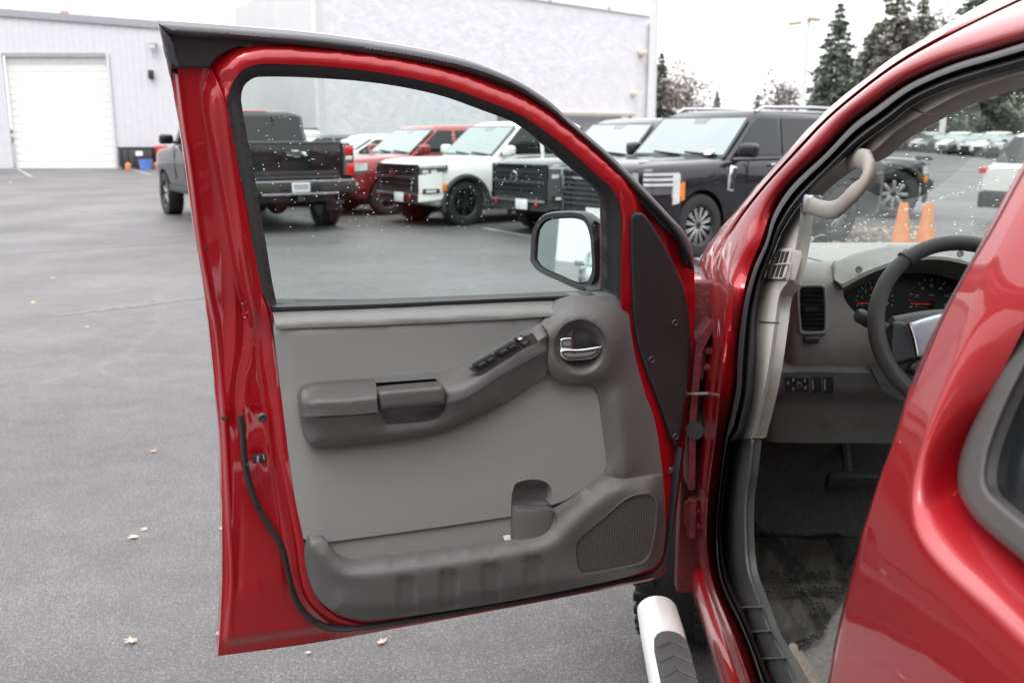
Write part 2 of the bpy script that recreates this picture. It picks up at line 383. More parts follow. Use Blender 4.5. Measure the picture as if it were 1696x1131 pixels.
        if back:
            XB = X + 0
            gg = np.stack([(F(X + np.eye(3)[i] * h) - F(X - np.eye(3)[i] * h)) / (2 * h) for i in range(3)], -1); gg /= np.linalg.norm(gg, axis=1)[:, None] + 1e-9
            fl = X + gg * ((skirt - (NV if back == 'flat' else 0))[..., None] if back == 'flat' else skirt)
            o0 = len(verts); verts += [tuple(x) for x in fl]; faces += [(t[2] + o0, t[1] + o0, t[0] + o0) for t in faces]
            for a, b in bd: faces.append((b, a, a + o0, b + o0))
        else:
            for i, k in enumerate(ids): mp[k] = len(verts); verts.append(tuple(sk[i] + g[i] * skirt))
            for a, b in bd: faces.append((b, a, mp[a], mp[b]))
    return mesh_obj(name, verts, faces, m, parent, sharp, kind)
_sl = {}
def sdist(P, poly, closed=False):
    k = (tuple(map(tuple, poly)), closed)
    if k not in _sl: L = smooth_line(poly, 5, closed, 0); _sl[k] = np.vstack([L, L[:1]]) if closed else L
    return seg_dist(P, _sl[k])
def sstep(x): x = np.clip(x, 0, 1); return x * x * (3 - 2 * x)
def strip_path(F, pts, n, step=10, corner=60, closed=False):
    L = smooth_line(pts, step, closed, n, corner); return [Vector(q) for q in solve(F, L[:, 0], L[:, 1], L[:, 2])]
# ================================================================== the red car with its open front door
CAR = empty('red_suv', cw(1.26, 1.6, 0)); CAR['world_parts'] = True
tag(CAR, 'red metallic SUV in the foreground with its front door standing wide open', 'SUV')

# ---- door shell
D_TOP = [(263, 40), (400, 50), (520, 60), (640, 76), (740, 94), (800, 110), (860, 136), (910, 168), (942, 197), (1008, 254), (1063, 308), (1107, 355), (1132, 383), (1146, 412), (1150, 450)]
D_FRONT = [(1150, 560), (1146, 640), (1138, 705), (1130, 780), (1117, 870), (1106, 930), (1099, 952)]
D_LOW = [(1079, 960), (1025, 971), (869, 1001), (700, 1032), (527, 1063), (361, 1086)]
D_REAR = [(368, 982), (368, 896), (367, 775), (364, 716), (355, 629), (340, 491), (323, 387), (304, 248), (283, 131)]
SEAL_O = [(376, 178), (379, 154), (394, 124), (418, 109), (451, 106), (560, 112), (650, 124), (730, 141), (790, 162), (860, 190), (909, 222), (959, 262), (998, 298), (1018, 317), (1030, 352), (1031, 430), (1030, 493), (985, 495), (800, 503), (620, 512), (448, 518), (443, 500), (431, 471), (416, 390), (411, 356), (391, 255)]
WIN_O = [(400, 170), (401, 152), (408, 138), (428, 128), (560, 132), (650, 142), (730, 159), (790, 180), (860, 208), (909, 246), (959, 288), (993, 318), (1003, 340), (1005, 430), (1004, 485), (985, 487), (800, 495), (620, 502), (458, 502), (450, 462), (440, 400), (420, 284)]
TRIM = [(450, 514), (620, 508), (800, 499), (985, 491), (1029, 490), (1039, 508), (1045, 550), (1052, 591), (1068, 650), (1085, 700), (1099, 778), (1102, 848), (1099, 910), (1092, 930), (1079, 941), (1025, 956), (869, 988), (713, 1013), (608, 1025), (565, 1018), (530, 995), (514, 965), (503, 892), (489, 826), (479, 757), (468, 666), (458, 588)]
FLANGE = [(292, 114), (305, 215), (317, 289), (330, 400), (342, 467), (357, 548), (364, 622), (370, 699), (375, 792), (380, 906), (382, 960), (375, 1062), (440, 1052), (560, 1035)]
RIDGES = [([(398, 400), (404, 437), (417, 521), (416, 582), (406, 635), (402, 690)], 7, 0.009), ([(360, 250), (372, 330), (384, 420), (388, 491), (390, 531), (386, 588), (378, 649), (376, 690)], 8, 0.007),
          ([(437, 595), (424, 640), (411, 676)], 5, 0.007), ([(436, 590), (443, 640), (452, 700), (458, 760)], 5, 0.006), ([(370, 160), (388, 300), (402, 400), (425, 520)], 6, 0.006),
          ([(400, 868), (396, 920), (395, 975)], 3, -0.004), ([(396, 977), (412, 979), (430, 978)], 4, 0.005), ([(415, 675), (450, 678)], 5, 0.008), ([(434, 790), (464, 790)], 4, 0.006), ([(440, 838), (470, 838)], 7, -0.006)]
HOLE = SEAL_O[:16] + [(1030, 514), (985, 520), (800, 528), (620, 537), (460, 537)] + SEAL_O[21:]
def red_n(P):
    ds = np.minimum(sdist(P, SEAL_O, True), sdist(P, TRIM, True)); n = 0.030 * sstep(1 - (ds - 8) / 26)
    dseal = sdist(P, SEAL_O, True); n = np.maximum(n, 0.036 * np.sqrt(np.clip(1 - (np.maximum(dseal - 4, 0) / 33) ** 2, 0, 1)) * (P[:, 1] < 560))
    df = sdist(P, FLANGE); out = ~inside(P, FLANGE + [(700, 900), (700, 90), (330, 90)])
    n += np.where(out & (P[:, 0] < 560) & (P[:, 1] > 100), -0.016 * sstep(df / 6), 0.006 * sstep(1 - df / 9))
    for r, w, a in RIDGES: n += a * np.exp(-(sdist(P, r) / w) ** 2)
    front = sstep((P[:, 0] - 1095) / 40) * (P[:, 1] > 350); n -= 0.012 * front
    n += 0.0015 * np.sin(P[:, 1] * 0.031 + P[:, 0] * 0.02) * (P[:, 0] < 470)
    return n
door = sheet('front_door', F_door, D_TOP + D_FRONT + D_LOW + D_REAR, M['red'], CAR, 0.0, holes=[HOLE], step=7, lstep=7, func=lambda P: red_n(P) - 0.007 * ((P[:, 0] < 530) & (P[:, 1] > 125) & (sdist(P, SEAL_O, True) > 6)), skirt=-0.075, back='flat', sharp=50, post=2,
    lines=[FLANGE], dense=[(FLANGE, (3, 6, 10)), (SEAL_O[:17], (4, 9, 15, 22, 30, 37)), (TRIM[6:], (8, 16, 25, 34))] + [(r, (0, w * 0.5, w, w * 1.6)) for r, w, a_ in RIDGES])
PR = [((289, 113), (350, 113)), ((296, 190), (374, 172)), ((304, 248), (389, 250)), ((323, 387), (415, 387)), ((340, 491), (435, 488)), ((345, 530), (446, 528)), ((355, 629), (463, 629)), ((364, 716), (475, 716)), ((367, 775), (482, 775)), ((368, 896), (503, 892)), ((368, 960), (514, 965)), ((366, 1010), (532, 1000)), ((364, 1050), (566, 1025)), ((361, 1086), (640, 1042))]
PA, PB = smooth_line([p for p, q in PR], 4, False, 0, 80)[:, :2], smooth_line([q for p, q in PR], 4, False, 0, 80)[:, :2]
def knots(A, K): return [int(np.argmin(np.hypot(*(A - np.array(k)).T))) for k in K]
def match(A, K, m):
    out = []; ks = knots(A, K)
    for i, j in zip(ks, ks[1:]): out.append(resamp0(A[i:j + 1], m)[:-1])
    return np.vstack(out + [A[ks[-1]:ks[-1] + 1]])
def resamp0(A, k):
    s = np.r_[0, np.cumsum(np.hypot(*np.diff(A, axis=0).T))]; t = np.linspace(0, s[-1], k); return np.stack([np.interp(t, s, A[:, 0]), np.interp(t, s, A[:, 1])], 1)
GA, GB2 = match(PA, [p for p, q in PR], 22), match(PB, [q for p, q in PR], 22)
k_ = np.exp(-(np.arange(-8, 9) / 4.0) ** 2); k_ /= k_.sum(); sm = lambda A: np.stack([np.convolve(np.pad(A[:, i], 8, 'reflect', reflect_type='odd'), k_, 'valid') for i in (0, 1)], 1)
GA, GB2 = sm(GA), sm(GB2); NC = 64; fr = np.linspace(0, 1, NC); fr = fr - 0.10 * np.sin(2 * pi * fr) / (2 * pi); grid = GA[:, None, :] * (1 - fr[None, :, None]) + GB2[:, None, :] * fr[None, :, None]
RN = red_n(grid.reshape(-1, 2)).reshape(len(GA), NC)
def gbl(A, s, ax):
    k = np.exp(-(np.arange(-3 * s, 3 * s + 1) / s) ** 2 / 2); k /= k.sum(); return np.apply_along_axis(lambda r: np.convolve(np.pad(r, 3 * s, 'edge'), k, 'valid'), ax, A)
RN = gbl(gbl(RN, 4, 0), 1, 1); XX = solve(F_door, grid[..., 0].ravel(), grid[..., 1].ravel(), RN.ravel() + 0.004); nrw = len(GA)
mesh_obj('pressed_frame', XX, [(i * NC + j, (i + 1) * NC + j, (i + 1) * NC + j + 1, i * NC + j + 1) for i in range(nrw - 1) for j in range(NC - 1)], M['red'], door, 60)
# black strip along the top and the dark corner piece behind it
STRIP_IN = [(1137, 440), (1127, 405), (1095, 373), (1058, 333), (998, 269), (934, 212), (910, 193), (860, 163), (800, 137), (730, 117), (650, 101), (560, 90), (470, 82), (400, 78)]
LIP_IN = [(1139, 428), (1122, 394), (1098, 363), (1055, 319), (1000, 263), (935, 205), (905, 181), (860, 152), (800, 128), (740, 112), (640, 94), (520, 79), (400, 67), (284, 59)]
sheet('weatherstrip', F_door, [(400, 60), (520, 72), (640, 88), (740, 106), (800, 122), (860, 147), (905, 175), (935, 200), (1000, 258), (1055, 312), (1098, 357), (1122, 387), (1142, 420)] + STRIP_IN, M['rubber'], door, 0.016, step=7, skirt=-0.05)
sheet('corner_cover', F_door, [(270, 55), (400, 62), (425, 79), (400, 78), (375, 86), (358, 98), (347, 113), (300, 113), (289, 113), (276, 100)], M['black'], door, 0.016, step=8, skirt=-0.06, rnd=(5, 0.003))
sheet('weatherstrip_lip', F_door, D_TOP + LIP_IN, M['rubber_grey'], door, 0.034, step=7, skirt=-0.06, rnd=(10, 0.016))
sheet('corner_lip', F_door, [(263, 41), (284, 60), (296, 105), (301, 114), (287, 114), (282, 128), (276, 98)], M['rubber_grey'], door, 0.026, step=6, skirt=-0.04, rnd=(7, 0.012))
sheet('window_seal', F_door, SEAL_O, M['rubber'], door, 0.030, holes=[WIN_O], step=7, skirt=-0.03, func=lambda P: -0.028 * sstep(1 - sdist(P, WIN_O, True) / 24), sharp=60)
WG = [(u + (5 if u > 700 else -5), v + (6 if v > 300 else -6)) for u, v in WIN_O]
wg = sheet('window_glass', F_door, WG, M['win'], door, -0.012, step=40)
# rain on the glass
def drops(name, F, poly, k, n, m, parent, size=(0.0006, 0.0022), dens=None, nrm=1):
    vs, fs = [], []; A = np.array(poly, float)[:, :2]; lo, hi = A.min(0), A.max(0)
    Q = rng.uniform(lo, hi, (k * 6, 2)); Q = Q[inside(Q, poly)]
    if dens is not None: Q = Q[rng.random(len(Q)) < dens(Q)]
    Q = Q[:k]; X = solve(F, Q[:, 0], Q[:, 1], n); X2 = solve(F, Q[:, 0] + 1, Q[:, 1], n); X3 = solve(F, Q[:, 0], Q[:, 1] + 1, n)
    for p, a, b in zip(X, X2, X3):
        a = (a - p) / np.linalg.norm(a - p); nn = np.cross(a, b - p); nn /= np.linalg.norm(nn); b = np.cross(nn, a)
        if nn @ (E0 - p) > 0: nn = -nn
        nn = nn * nrm
        r = rng.uniform(*size) * rng.uniform(0.7, 1); el = rng.uniform(1, 1.7); an = rng.uniform(-0.9, 0.3); a, b = a * cos(an) + b * sin(an), b * cos(an) - a * sin(an); o = len(vs)
        for rr, hh in ((1, 0), (0.75, 0.5), (0.0, 0.75)):
            for j in range(7 if rr else 1): vs.append(tuple(p + nn * r * hh + a * (r * rr * el * cos(j * 2 * pi / 7)) + b * (r * rr * sin(j * 2 * pi / 7))))
        for j in range(7):
            k2 = (j + 1) % 7; fs += [(o + j, o + k2, o + 7 + k2, o + 7 + j), (o + 7 + j, o + 7 + k2, o + 14)]
        fs.append(tuple(o + j for j in range(6, -1, -1)))
    o = mesh_obj(name, vs, fs, m, parent, 60, 'stuff'); return o
drops('raindrops', F_door, WIN_O, 520, -0.0135, M['water'], door, (0.0005, 0.0013), lambda Q: np.clip(sstep((Q[:, 0] - 380) / 120) * sstep((Q[:, 1] - 120) / 80) * (0.25 + 0.75 * sstep((430 - Q[:, 1]) / 120)), 0.02, 1) * np.where(Q[:, 1] < 190, 0.3, 1))

# ---- weather seal snaking down the lower edge
SNAKE = [(398, 688), (402, 715), (405, 757), (411, 792), (427, 838), (451, 878), (467, 906), (477, 947), (486, 982), (503, 1013), (527, 1032), (555, 1040), (597, 1037), (648, 1030), (760, 1011), (869, 992), (1025, 962), (1080, 950), (1099, 930), (1108, 880), (1118, 800), (1125, 740)]
def snake_bm(pts, w, m, name, n, parent, F=F_door, flat=0.6):
    P = strip_path(F, pts, n, 8); return tube(name, P, w, m, parent, 10, flat)
snake_bm(SNAKE, 0.0095, M['rubber'], 'door_seal', 0.030, door)
for u, v in [(409, 768), (428, 840), (465, 903), (484, 973), (519, 1028)]:
    bm = bmesh.new(); add_lathe(bm, [(0.0, 0.002), (0.003, 0.001), (0.0035, -0.002)], 10); o = bm_obj('seal_clip', bm, M['blackgloss'], door); o.location = px(F_door, u, v, 0.0375); o.rotation_euler = (0, 0, atan2(DN[0], -DN[1]))
# small hardware on the shell
DR = Matrix(((-DOOR_DIR[0], DN[0], 0), (-DOOR_DIR[1], DN[1], 0), (0, 0, 1)))      # columns: towards hinge, towards the car's inside, up
def door_lathe(name, u, v, n, prof, m, parent=None, k=16, sc=(1, 1)):
    bm = bmesh.new(); add_lathe(bm, prof, k); bmesh.ops.transform(bm, verts=bm.verts, matrix=Matrix.Translation(px(F_door, u, v, n)) @ DR.to_4x4() @ Matrix.Diagonal((sc[0], 1, sc[1], 1)))
    return bm_obj(name, bm, m, parent or door)
def door_box(name, u, v, n, s, m, rot=0.0, bev=0.002, parent=None):
    bm = bmesh.new(); add_box(bm, (0, 0, 0), s, Matrix.Rotation(rot, 3, 'Y'), bev); bmesh.ops.transform(bm, verts=bm.verts, matrix=Matrix.Translation(px(F_door, u, v, n)) @ DR.to_4x4())
    return bm_obj(name, bm, m, parent or door)
door_lathe('screw', 434, 690, 0.03, [(0.008, 0), (0.0095, 0.006), (0.006, 0.009), (0.005, 0.004), (0, 0.004)], M['rubber_grey'])
door_lathe('bump_stop', 372, 690, 0.0, [(0.006, 0), (0.007, 0.006), (0.004, 0.010), (0, 0.010)], M['black'])
door_lathe('bump_stop', 340, 411, 0.0, [(0.004, 0), (0.005, 0.004), (0.003, 0.006), (0, 0.006)], M['black'])
door_box('latch_slot', 430, 759, 0.030, (0.026, 0.012, 0.017), M['dark'], 0.03)
door_box('latch_claw', 427, 760, 0.034, (0.006, 0.010, 0.014), M['silver'], 0.1); door_box('latch_claw', 437, 757, 0.034, (0.004, 0.008, 0.012), M['chrome'], -0.1)
for u, v in ((400, 500), (404, 523), (405, 572)): door_lathe('pressed_dimple', u, v, 0.004, [(0.006, 0.0), (0.0045, 0.003), (0.002, 0.0015), (0, 0.0012)], M['red'])
# ---- black plate by the hinges
PLATE = [(1045, 360), (1050, 352), (1062, 352), (1068, 356), (1094, 395), (1117, 438), (1132, 474), (1140, 513), (1143, 565), (1140, 624), (1135, 673), (1128, 720), (1122, 738), (1116, 735), (1103, 700), (1081, 641), (1062, 592), (1052, 552), (1047, 493), (1044, 395)]
hp = sheet('hinge_cover', F_door, PLATE, M['black'], door, 0.042, step=10, skirt=-0.03, rnd=(6, 0.006))
for u, v in ((1118, 535), (1079, 596), (1119, 723)): door_lathe('fastener', u, v, 0.042, [(0.0085, -0.001), (0.009, 0.001), (0.0065, 0.003), (0.0045, 0.0015), (0, 0.001)], M['rubber'])
door_lathe('fastener', 1111, 779, 0.022, [(0.009, -0.001), (0.009, 0.002), (0.006, 0.004), (0, 0.004)], M['rubber_grey'])

# ---- inner trim: fabric upper, rolled ledge
INS_R = [(930, 497), (896, 536), (909, 579), (914, 622), (935, 634), (972, 637), (984, 641), (991, 654), (996, 699), (1003, 754), (1005, 776), (1001, 783), (962, 812), (935, 828), (912, 836)]
INSERT = [(450, 514), (620, 508), (800, 499)] + INS_R + [(914, 813), (908, 801), (892, 794), (869, 795), (853, 801), (848, 817), (846, 855), (700, 876), (544, 897), (536, 893), (515, 895), (503, 892), (489, 826), (479, 757), (468, 666), (458, 588)]
def ins_n(P):
    d = sdist(P, [(450, 514), (620, 508), (800, 499), (930, 496)]); n = -0.046 * np.clip(1 - d / 40, 0, 1) ** 1.8
    dl = sdist(P, [(450, 514), (458, 588), (468, 666), (479, 757), (489, 826), (503, 892)]); n -= 0.014 * np.clip(1 - dl / 30, 0, 1) ** 1.3
    return n
ins = sheet('door_panel', F_door, INSERT, M['fabric'], door, 0.055, step=8, skirt=-0.03, func=ins_n, sharp=60)
sheet('window_ledge', F_door, [(450, 509), (620, 504), (800, 496), (985, 488), (985, 492), (800, 500), (620, 509), (451, 515)], M['rubber'], door, 0.026, step=8, skirt=-0.03)
sheet('window_ledge', F_door, [(451, 514, 0.014), (620, 508.5, 0.014), (800, 499.5, 0.014), (932, 496, 0.014), (915, 524, 0.062), (800, 531, 0.062), (620, 539, 0.062), (457, 545, 0.060)], M['ledge'], door, 0.03, step=6, sharp=80, relax=2, func=lambda P: 0.012 * np.sin(np.clip((P[:, 1] - 514 + (P[:, 0] - 451) * 0.037) / 31, 0, 1) * pi))
# ---- column moulding with the handle bowl
RING = [(961 + 44 * cos(a), 575 + 46 * sin(a)) for a in np.linspace(0, 2 * pi, 36, endpoint=False)]
COL = [(930, 497), (985, 491), (1029, 490), (1039, 508), (1045, 550), (1052, 591), (1068, 650), (1085, 700), (1098, 786), (1037, 795), (1001, 784), (1005, 775), (1003, 754), (996, 699), (991, 654), (984, 641), (972, 637), (935, 634), (914, 622), (908, 600), (909, 555), (896, 536)]
COLN = [0.030, 0.028, 0.022, 0.022, 0.034, 0.036, 0.036, 0.036, 0.05, 0.062, 0.066, 0.056, 0.052, 0.052, 0.056, 0.060, 0.062, 0.068, 0.075, 0.085, 0.085, 0.062]
cr1 = [(961 + 53 * cos(a), 575 + 55 * sin(a), 0.092) for a in np.linspace(0, 2 * pi, 40)]
sheet('handle_bezel', F_door, [(u, v, n) for (u, v), n in zip(COL, COLN)], M['plastic'], door, 0.05, holes=[[(u, v, 0.088) for u, v in RING]], step=7, skirt=-0.035, relax=3, sharp=50,
      creases=[cr1, [(1022, 660, 0.076), (1030, 720, 0.076), (1034, 770, 0.078), (1036, 788, 0.075)]])
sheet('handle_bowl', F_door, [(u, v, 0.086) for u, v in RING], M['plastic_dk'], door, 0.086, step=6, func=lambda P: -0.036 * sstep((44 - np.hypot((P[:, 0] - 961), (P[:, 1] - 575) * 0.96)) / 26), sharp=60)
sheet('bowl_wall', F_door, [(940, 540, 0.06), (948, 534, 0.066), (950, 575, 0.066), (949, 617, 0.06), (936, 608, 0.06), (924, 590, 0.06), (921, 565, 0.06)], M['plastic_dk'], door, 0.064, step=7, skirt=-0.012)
# chrome release lever and lock knob
sheet('inner_handle', F_door, [(926, 580), (934, 577), (960, 577), (1000, 571), (1000, 574), (985, 592), (960, 597), (936, 597), (926, 590)], M['chrome'], door, 0.083, step=5, skirt=-0.012, rnd=(7, 0.007))
sheet('lock_knob', F_door, [(927, 562), (932, 559), (950, 558), (951, 577), (926, 579)], M['chrome'], door, 0.080, step=5, skirt=-0.014, rnd=(5, 0.005))
# ---- armrest
A_TOP = [(497, 645), (504, 637), (560, 632), (622, 629), (719, 622), (742, 618), (764, 610), (822, 577), (896, 536), (909, 553)]
A_LOW = [(909, 600), (904, 620), (860, 650), (822, 675), (771, 700), (733, 716), (671, 728), (528, 743), (511, 735), (502, 712), (495, 671)]
arm = sheet('armrest', F_door, [(u, v, 0.066) for u, v in A_TOP] + [(u, v, 0.075 if u > 850 else 0.078) for u, v in A_LOW], M['plastic'], door, 0.07, step=6, skirt=-0.02, relax=1, sharp=60,
      holes=[[(622, 634, 0.095), (721, 627, 0.095), (736, 645, 0.118), (737, 678, 0.112), (722, 694, 0.10), (642, 703, 0.10), (630, 684, 0.112), (626, 650, 0.12)]],
      creases=[[(508, 668, 0.112), (530, 667, 0.128), (570, 664, 0.130), (622, 660, 0.130)], [(742, 650, 0.125), (771, 640, 0.122), (822, 608, 0.112), (865, 580, 0.104), (905, 556, 0.096)],
               [(503, 690, 0.112), (530, 690, 0.130), (628, 684, 0.130)], [(739, 668, 0.127), (771, 659, 0.124), (822, 627, 0.114), (903, 581, 0.098)], [(520, 728, 0.098), (600, 722, 0.106), (690, 712, 0.106), (750, 697, 0.104), (822, 658, 0.098)]])
snake_bm([(499, 690), (528, 691), (628, 684)], 0.0012, M['rubber'], 'armrest_seam', 0.1305, door, flat=1)
snake_bm([(739, 668, 0.1275), (771, 659.5, 0.1245), (822, 627, 0.1145), (903, 581, 0.0985)], 0.0011, M['rubber'], 'armrest_seam', 0.12, door, flat=1)
sheet('armrest_pad', F_door, [(500, 650, 0.098), (508, 641, 0.088), (560, 635, 0.086), (621, 631, 0.088), (623, 645, 0.118), (624, 660, 0.137), (626, 683, 0.137), (580, 687, 0.137), (530, 689, 0.135), (508, 689, 0.120), (502, 688, 0.108), (498, 668, 0.104)], M['plastic_dk'], door, 0.10, step=5, skirt=-0.02, relax=1, sharp=60,
      creases=[[(506, 668, 0.116), (512, 667, 0.126), (530, 665.5, 0.135), (570, 663, 0.137), (623, 659, 0.137)]])
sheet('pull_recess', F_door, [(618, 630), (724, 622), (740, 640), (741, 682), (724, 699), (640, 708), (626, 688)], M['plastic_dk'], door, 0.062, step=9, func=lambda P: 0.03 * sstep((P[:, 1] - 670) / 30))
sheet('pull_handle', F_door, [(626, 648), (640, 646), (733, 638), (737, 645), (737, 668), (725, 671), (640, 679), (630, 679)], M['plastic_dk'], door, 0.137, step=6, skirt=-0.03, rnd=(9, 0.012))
# window and lock switches on the sloping part
def sw(name, q, n, m, sk=-0.012, r=(3, 0.002)):
    return sheet(name, F_door, q, m, door, n, step=5, skirt=sk, rnd=r)
sheet('switch_plate', F_door, [(776, 611), (858, 562), (882, 551), (892, 566), (866, 582), (796, 622)], M['plastic_dk'], door, 0.0, step=6, skirt=-0.01, func=lambda P: np.interp(P[:, 0], [770, 895], [0.116, 0.098]))
for a in (0.0, 1.0):
    du, dv = 36 * a, -21 * a; nn = 0.1175 - 0.0045 * a
    sw('switch_well', [(784 + du, 606 + dv), (816 + du, 588 + dv), (826 + du, 595 + dv), (793 + du, 614 + dv)], nn, M['dark'], r=None)
    sw('window_switch', [(788 + du, 606 + dv), (803 + du, 598 + dv), (810 + du, 603 + dv), (795 + du, 611 + dv)], nn + 0.004, M['black'])
    sw('window_switch', [(805 + du, 597 + dv), (816 + du, 591 + dv), (822 + du, 595 + dv), (811 + du, 602 + dv)], nn + 0.004, M['black'])
sw('lock_switch', [(853, 564), (866, 557), (872, 560), (859, 568)], 0.107, M['blackgloss']); sw('lock_switch', [(861, 571), (873, 563), (879, 566), (867, 574)], 0.107, M['blackgloss'])
sw('switch_light', [(858, 562), (864, 559), (867, 561), (861, 564)], 0.1105, M['silver']); sw('switch_light', [(866, 569), (872, 565), (875, 567), (869, 571)], 0.1105, M['silver'])
# ---- map pocket
sheet('pocket_back', F_door, [(515, 895), (536, 893), (544, 898), (700, 877), (846, 856), (848, 895), (892, 900), (752, 925), (597, 942), (560, 930)], M['fabric'], door, 0.050, step=9, skirt=-0.02)
snake_bm([(543, 898), (700, 877), (846, 855.5)], 0.0013, M['rubber'], 'pocket_seam', 0.055, door, flat=1); snake_bm([(912, 837), (935, 829), (962, 812.5), (1003, 783)], 0.0013, M['rubber'], 'pocket_seam', 0.055, door, flat=1)
CUP = [(846, 858), (848, 817), (853, 801), (869, 795), (892, 794), (908, 801), (914, 813), (914, 836), (920, 856), (921, 872), (914, 888), (892, 899), (848, 902)]
def cup_n(P):
    x = (P[:, 0] - 884) / 36; c = np.sqrt(np.clip(1 - x * x, 0, 1)); up = sstep((845 - P[:, 1]) / 12); return -0.034 * c * up * sstep((P[:, 1] - 794) / 16) + (1 - up) * 0.018 * c
sheet('bottle_holder', F_door, CUP, M['plastic'], door, 0.052, step=5, func=cup_n, skirt=-0.02, sharp=45)
P_TOP = [(515, 896), (536, 893), (544, 902), (558, 922), (577, 935), (597, 937), (752, 918), (892, 894), (914, 886), (922, 868), (922, 850), (940, 838), (962, 824), (1001, 785), (1037, 795), (1098, 787)]
P_LOW = [(1102, 848), (1099, 910), (1092, 930), (1079, 941), (1025, 958), (869, 990), (713, 1015), (608, 1026), (565, 1018), (530, 995), (514, 965), (507, 925)]
RIBS = ((673, 953), (743, 942), (813, 931), (883, 919))
def rib_n(P):
    n = np.zeros(len(P))
    for cx, ty in RIBS:
        q = np.stack([np.abs(P[:, 0] - cx) - 9, np.maximum(0, np.abs(P[:, 1] - ty - 34) - 26)], 1); q[:, 0] = np.maximum(q[:, 0], 0); n -= 0.008 * sstep(1 - (np.hypot(*q.T) - 3) / 5)
    return n
GR = [(955, 902), (962, 890), (1000, 858), (1036, 828), (1056, 820), (1075, 818), (1085, 828), (1086, 863), (1079, 910), (1071, 926), (1056, 934), (986, 949), (966, 951), (958, 941)]
sheet('map_pocket', F_door, [(u, v, 0.074 if i < 13 else 0.062) for i, (u, v) in enumerate(P_TOP)] + [(u, v, 0.050) for u, v in P_LOW], M['plastic'], door, 0.06, holes=[[(u, v, 0.098 - 0.0002 * (v - 820)) for u, v in GR]], step=7, skirt=-0.04, func=rib_n, relax=4, sharp=60, dense=[([(cx - 13, ty + 66), (cx - 14, ty + 14), (cx - 8, ty + 6), (cx, ty + 4), (cx + 8, ty + 6), (cx + 14, ty + 14), (cx + 13, ty + 66)], (0, 3, 6)) for cx, ty in RIBS],
      creases=[[(524, 905, 0.098), (545, 930, 0.100), (569, 947, 0.102), (597, 948, 0.103), (752, 929, 0.103), (904, 902, 0.103), (939, 879, 0.102), (986, 836, 0.100), (1025, 805, 0.098), (1040, 800, 0.094), (1094, 793, 0.072)],
               [(560, 1000, 0.085), (620, 1008, 0.088), (713, 998, 0.088), (869, 972, 0.088), (950, 960, 0.086), (1020, 945, 0.083), (1072, 934, 0.076), (1091, 905, 0.068), (1096, 850, 0.066)]])
# speaker behind its grille
grn = lambda P: 0.0965 - 0.0002 * (P[:, 1] - 820)
sheet('speaker_cone', F_door, GR, M['backing'], door, 0.0, step=12, func=lambda P: grn(P) - 0.012)
sheet('speaker_rim', F_door, [(c[0] + (c[0] - 1022) * 0.035, c[1] + (c[1] - 886) * 0.035) for c in GR], M['plastic'], door, 0.0, holes=[GR], step=6, func=lambda P: grn(P) + 0.004, skirt=-0.01)
def grille_bars():
    vs, fs = [], []
    def bar(p, q, w):
        L = 8; t = np.linspace(0, 1, L); Q = np.stack([p[0] + (q[0] - p[0]) * t, p[1] + (q[1] - p[1]) * t], 1); d = np.array([q[0] - p[0], q[1] - p[1]]); d = d / np.hypot(*d); nn = np.array([-d[1], d[0]]) * w
        ring = [solve(F_door, *(Q + nn * s).T, grn(Q) + o) for s, o in ((1, -0.003), (1, 0), (-1, 0), (-1, -0.003))]; o = len(vs)
        for i in range(L):
            for r in ring: vs.append(tuple(r[i]))
        for i in range(L - 1):
            for j in range(4): fs.append((o + i * 4 + j, o + i * 4 + (j + 1) % 4, o + i * 4 + 4 + (j + 1) % 4, o + i * 4 + 4 + j))
    def clip(a, b):
        t = np.linspace(0, 1, 300); Q = np.stack([a[0] + (b[0] - a[0]) * t, a[1] + (b[1] - a[1]) * t], 1); ok = np.where(inside(Q, GR))[0]
        if len(ok) > 3: bar(Q[ok[0]], Q[ok[-1]], 0.95)
    for k in range(36): clip((940, 838 + k * 4.3 - 15), (1110, 810 + k * 4.3 - 15))
    for k in range(42): clip((930 + k * 4.2, 990), (948 + k * 4.2, 800))
    return mesh_obj('speaker_grille', vs, fs, M['plastic'], door, 30, 'stuff')
grille_bars()
sheet('paper_tag', F_door, [(833, 888), (845, 886), (847, 899), (838, 900)], M['whitepaint'], door, 0.058, step=9, skirt=-0.002)
# ---- outer mirror on the far side of the glass
MC = px(F_door, 934, 412, -0.20); dd = Vector((DOOR_DIR[0], DOOR_DIR[1], 0)); dn = Vector((DN[0], DN[1], 0)); UP = Vector((0, 0, 1))
mn = (dd * cos(radians(33)) + dn * sin(radians(33)) + UP * 0.072).normalized(); mr = mn.cross(UP).normalized() * -1; mu = mr.cross(mn) * 1
if mu.z < 0: mu = -mu
def mirror_outline(s, grow=0.0, skew=0.0):
    out = [(-0.080, -0.030), (-0.076, 0.035), (-0.055, 0.062), (-0.01, 0.072), (0.045, 0.070), (0.066, 0.045), (0.076, 0.0), (0.080, -0.045), (0.070, -0.073), (0.045, -0.078), (-0.01, -0.064), (-0.062, -0.048)]
    L = smooth_line([(a * 1000 * s, b * 1000 * s) for a, b in out], 8, True, 0)[:, :2] / 1000; return [(a + grow * np.sign(a) * abs(a) / 0.08, b + grow * np.sign(b) * abs(b) / 0.07) for a, b in L]
def mp3(a, b, c): return MC + mr * a + mu * b + mn * c
if mr.x < 0: mr = -mr
bm = bmesh.new(); O1, O2, O3, O4, O5 = [mirror_outline(1, g) for g in (0.002, 0.012, 0.016, 0.006, -0.03)]
rings = [[bm.verts.new(mp3(a, b, c)) for a, b in o] for o, c in ((O1, -0.012), (O1, 0.004), (O2, 0.006), (O3, -0.004), (O3, -0.03), (O4, -0.07), (O5, -0.10))]
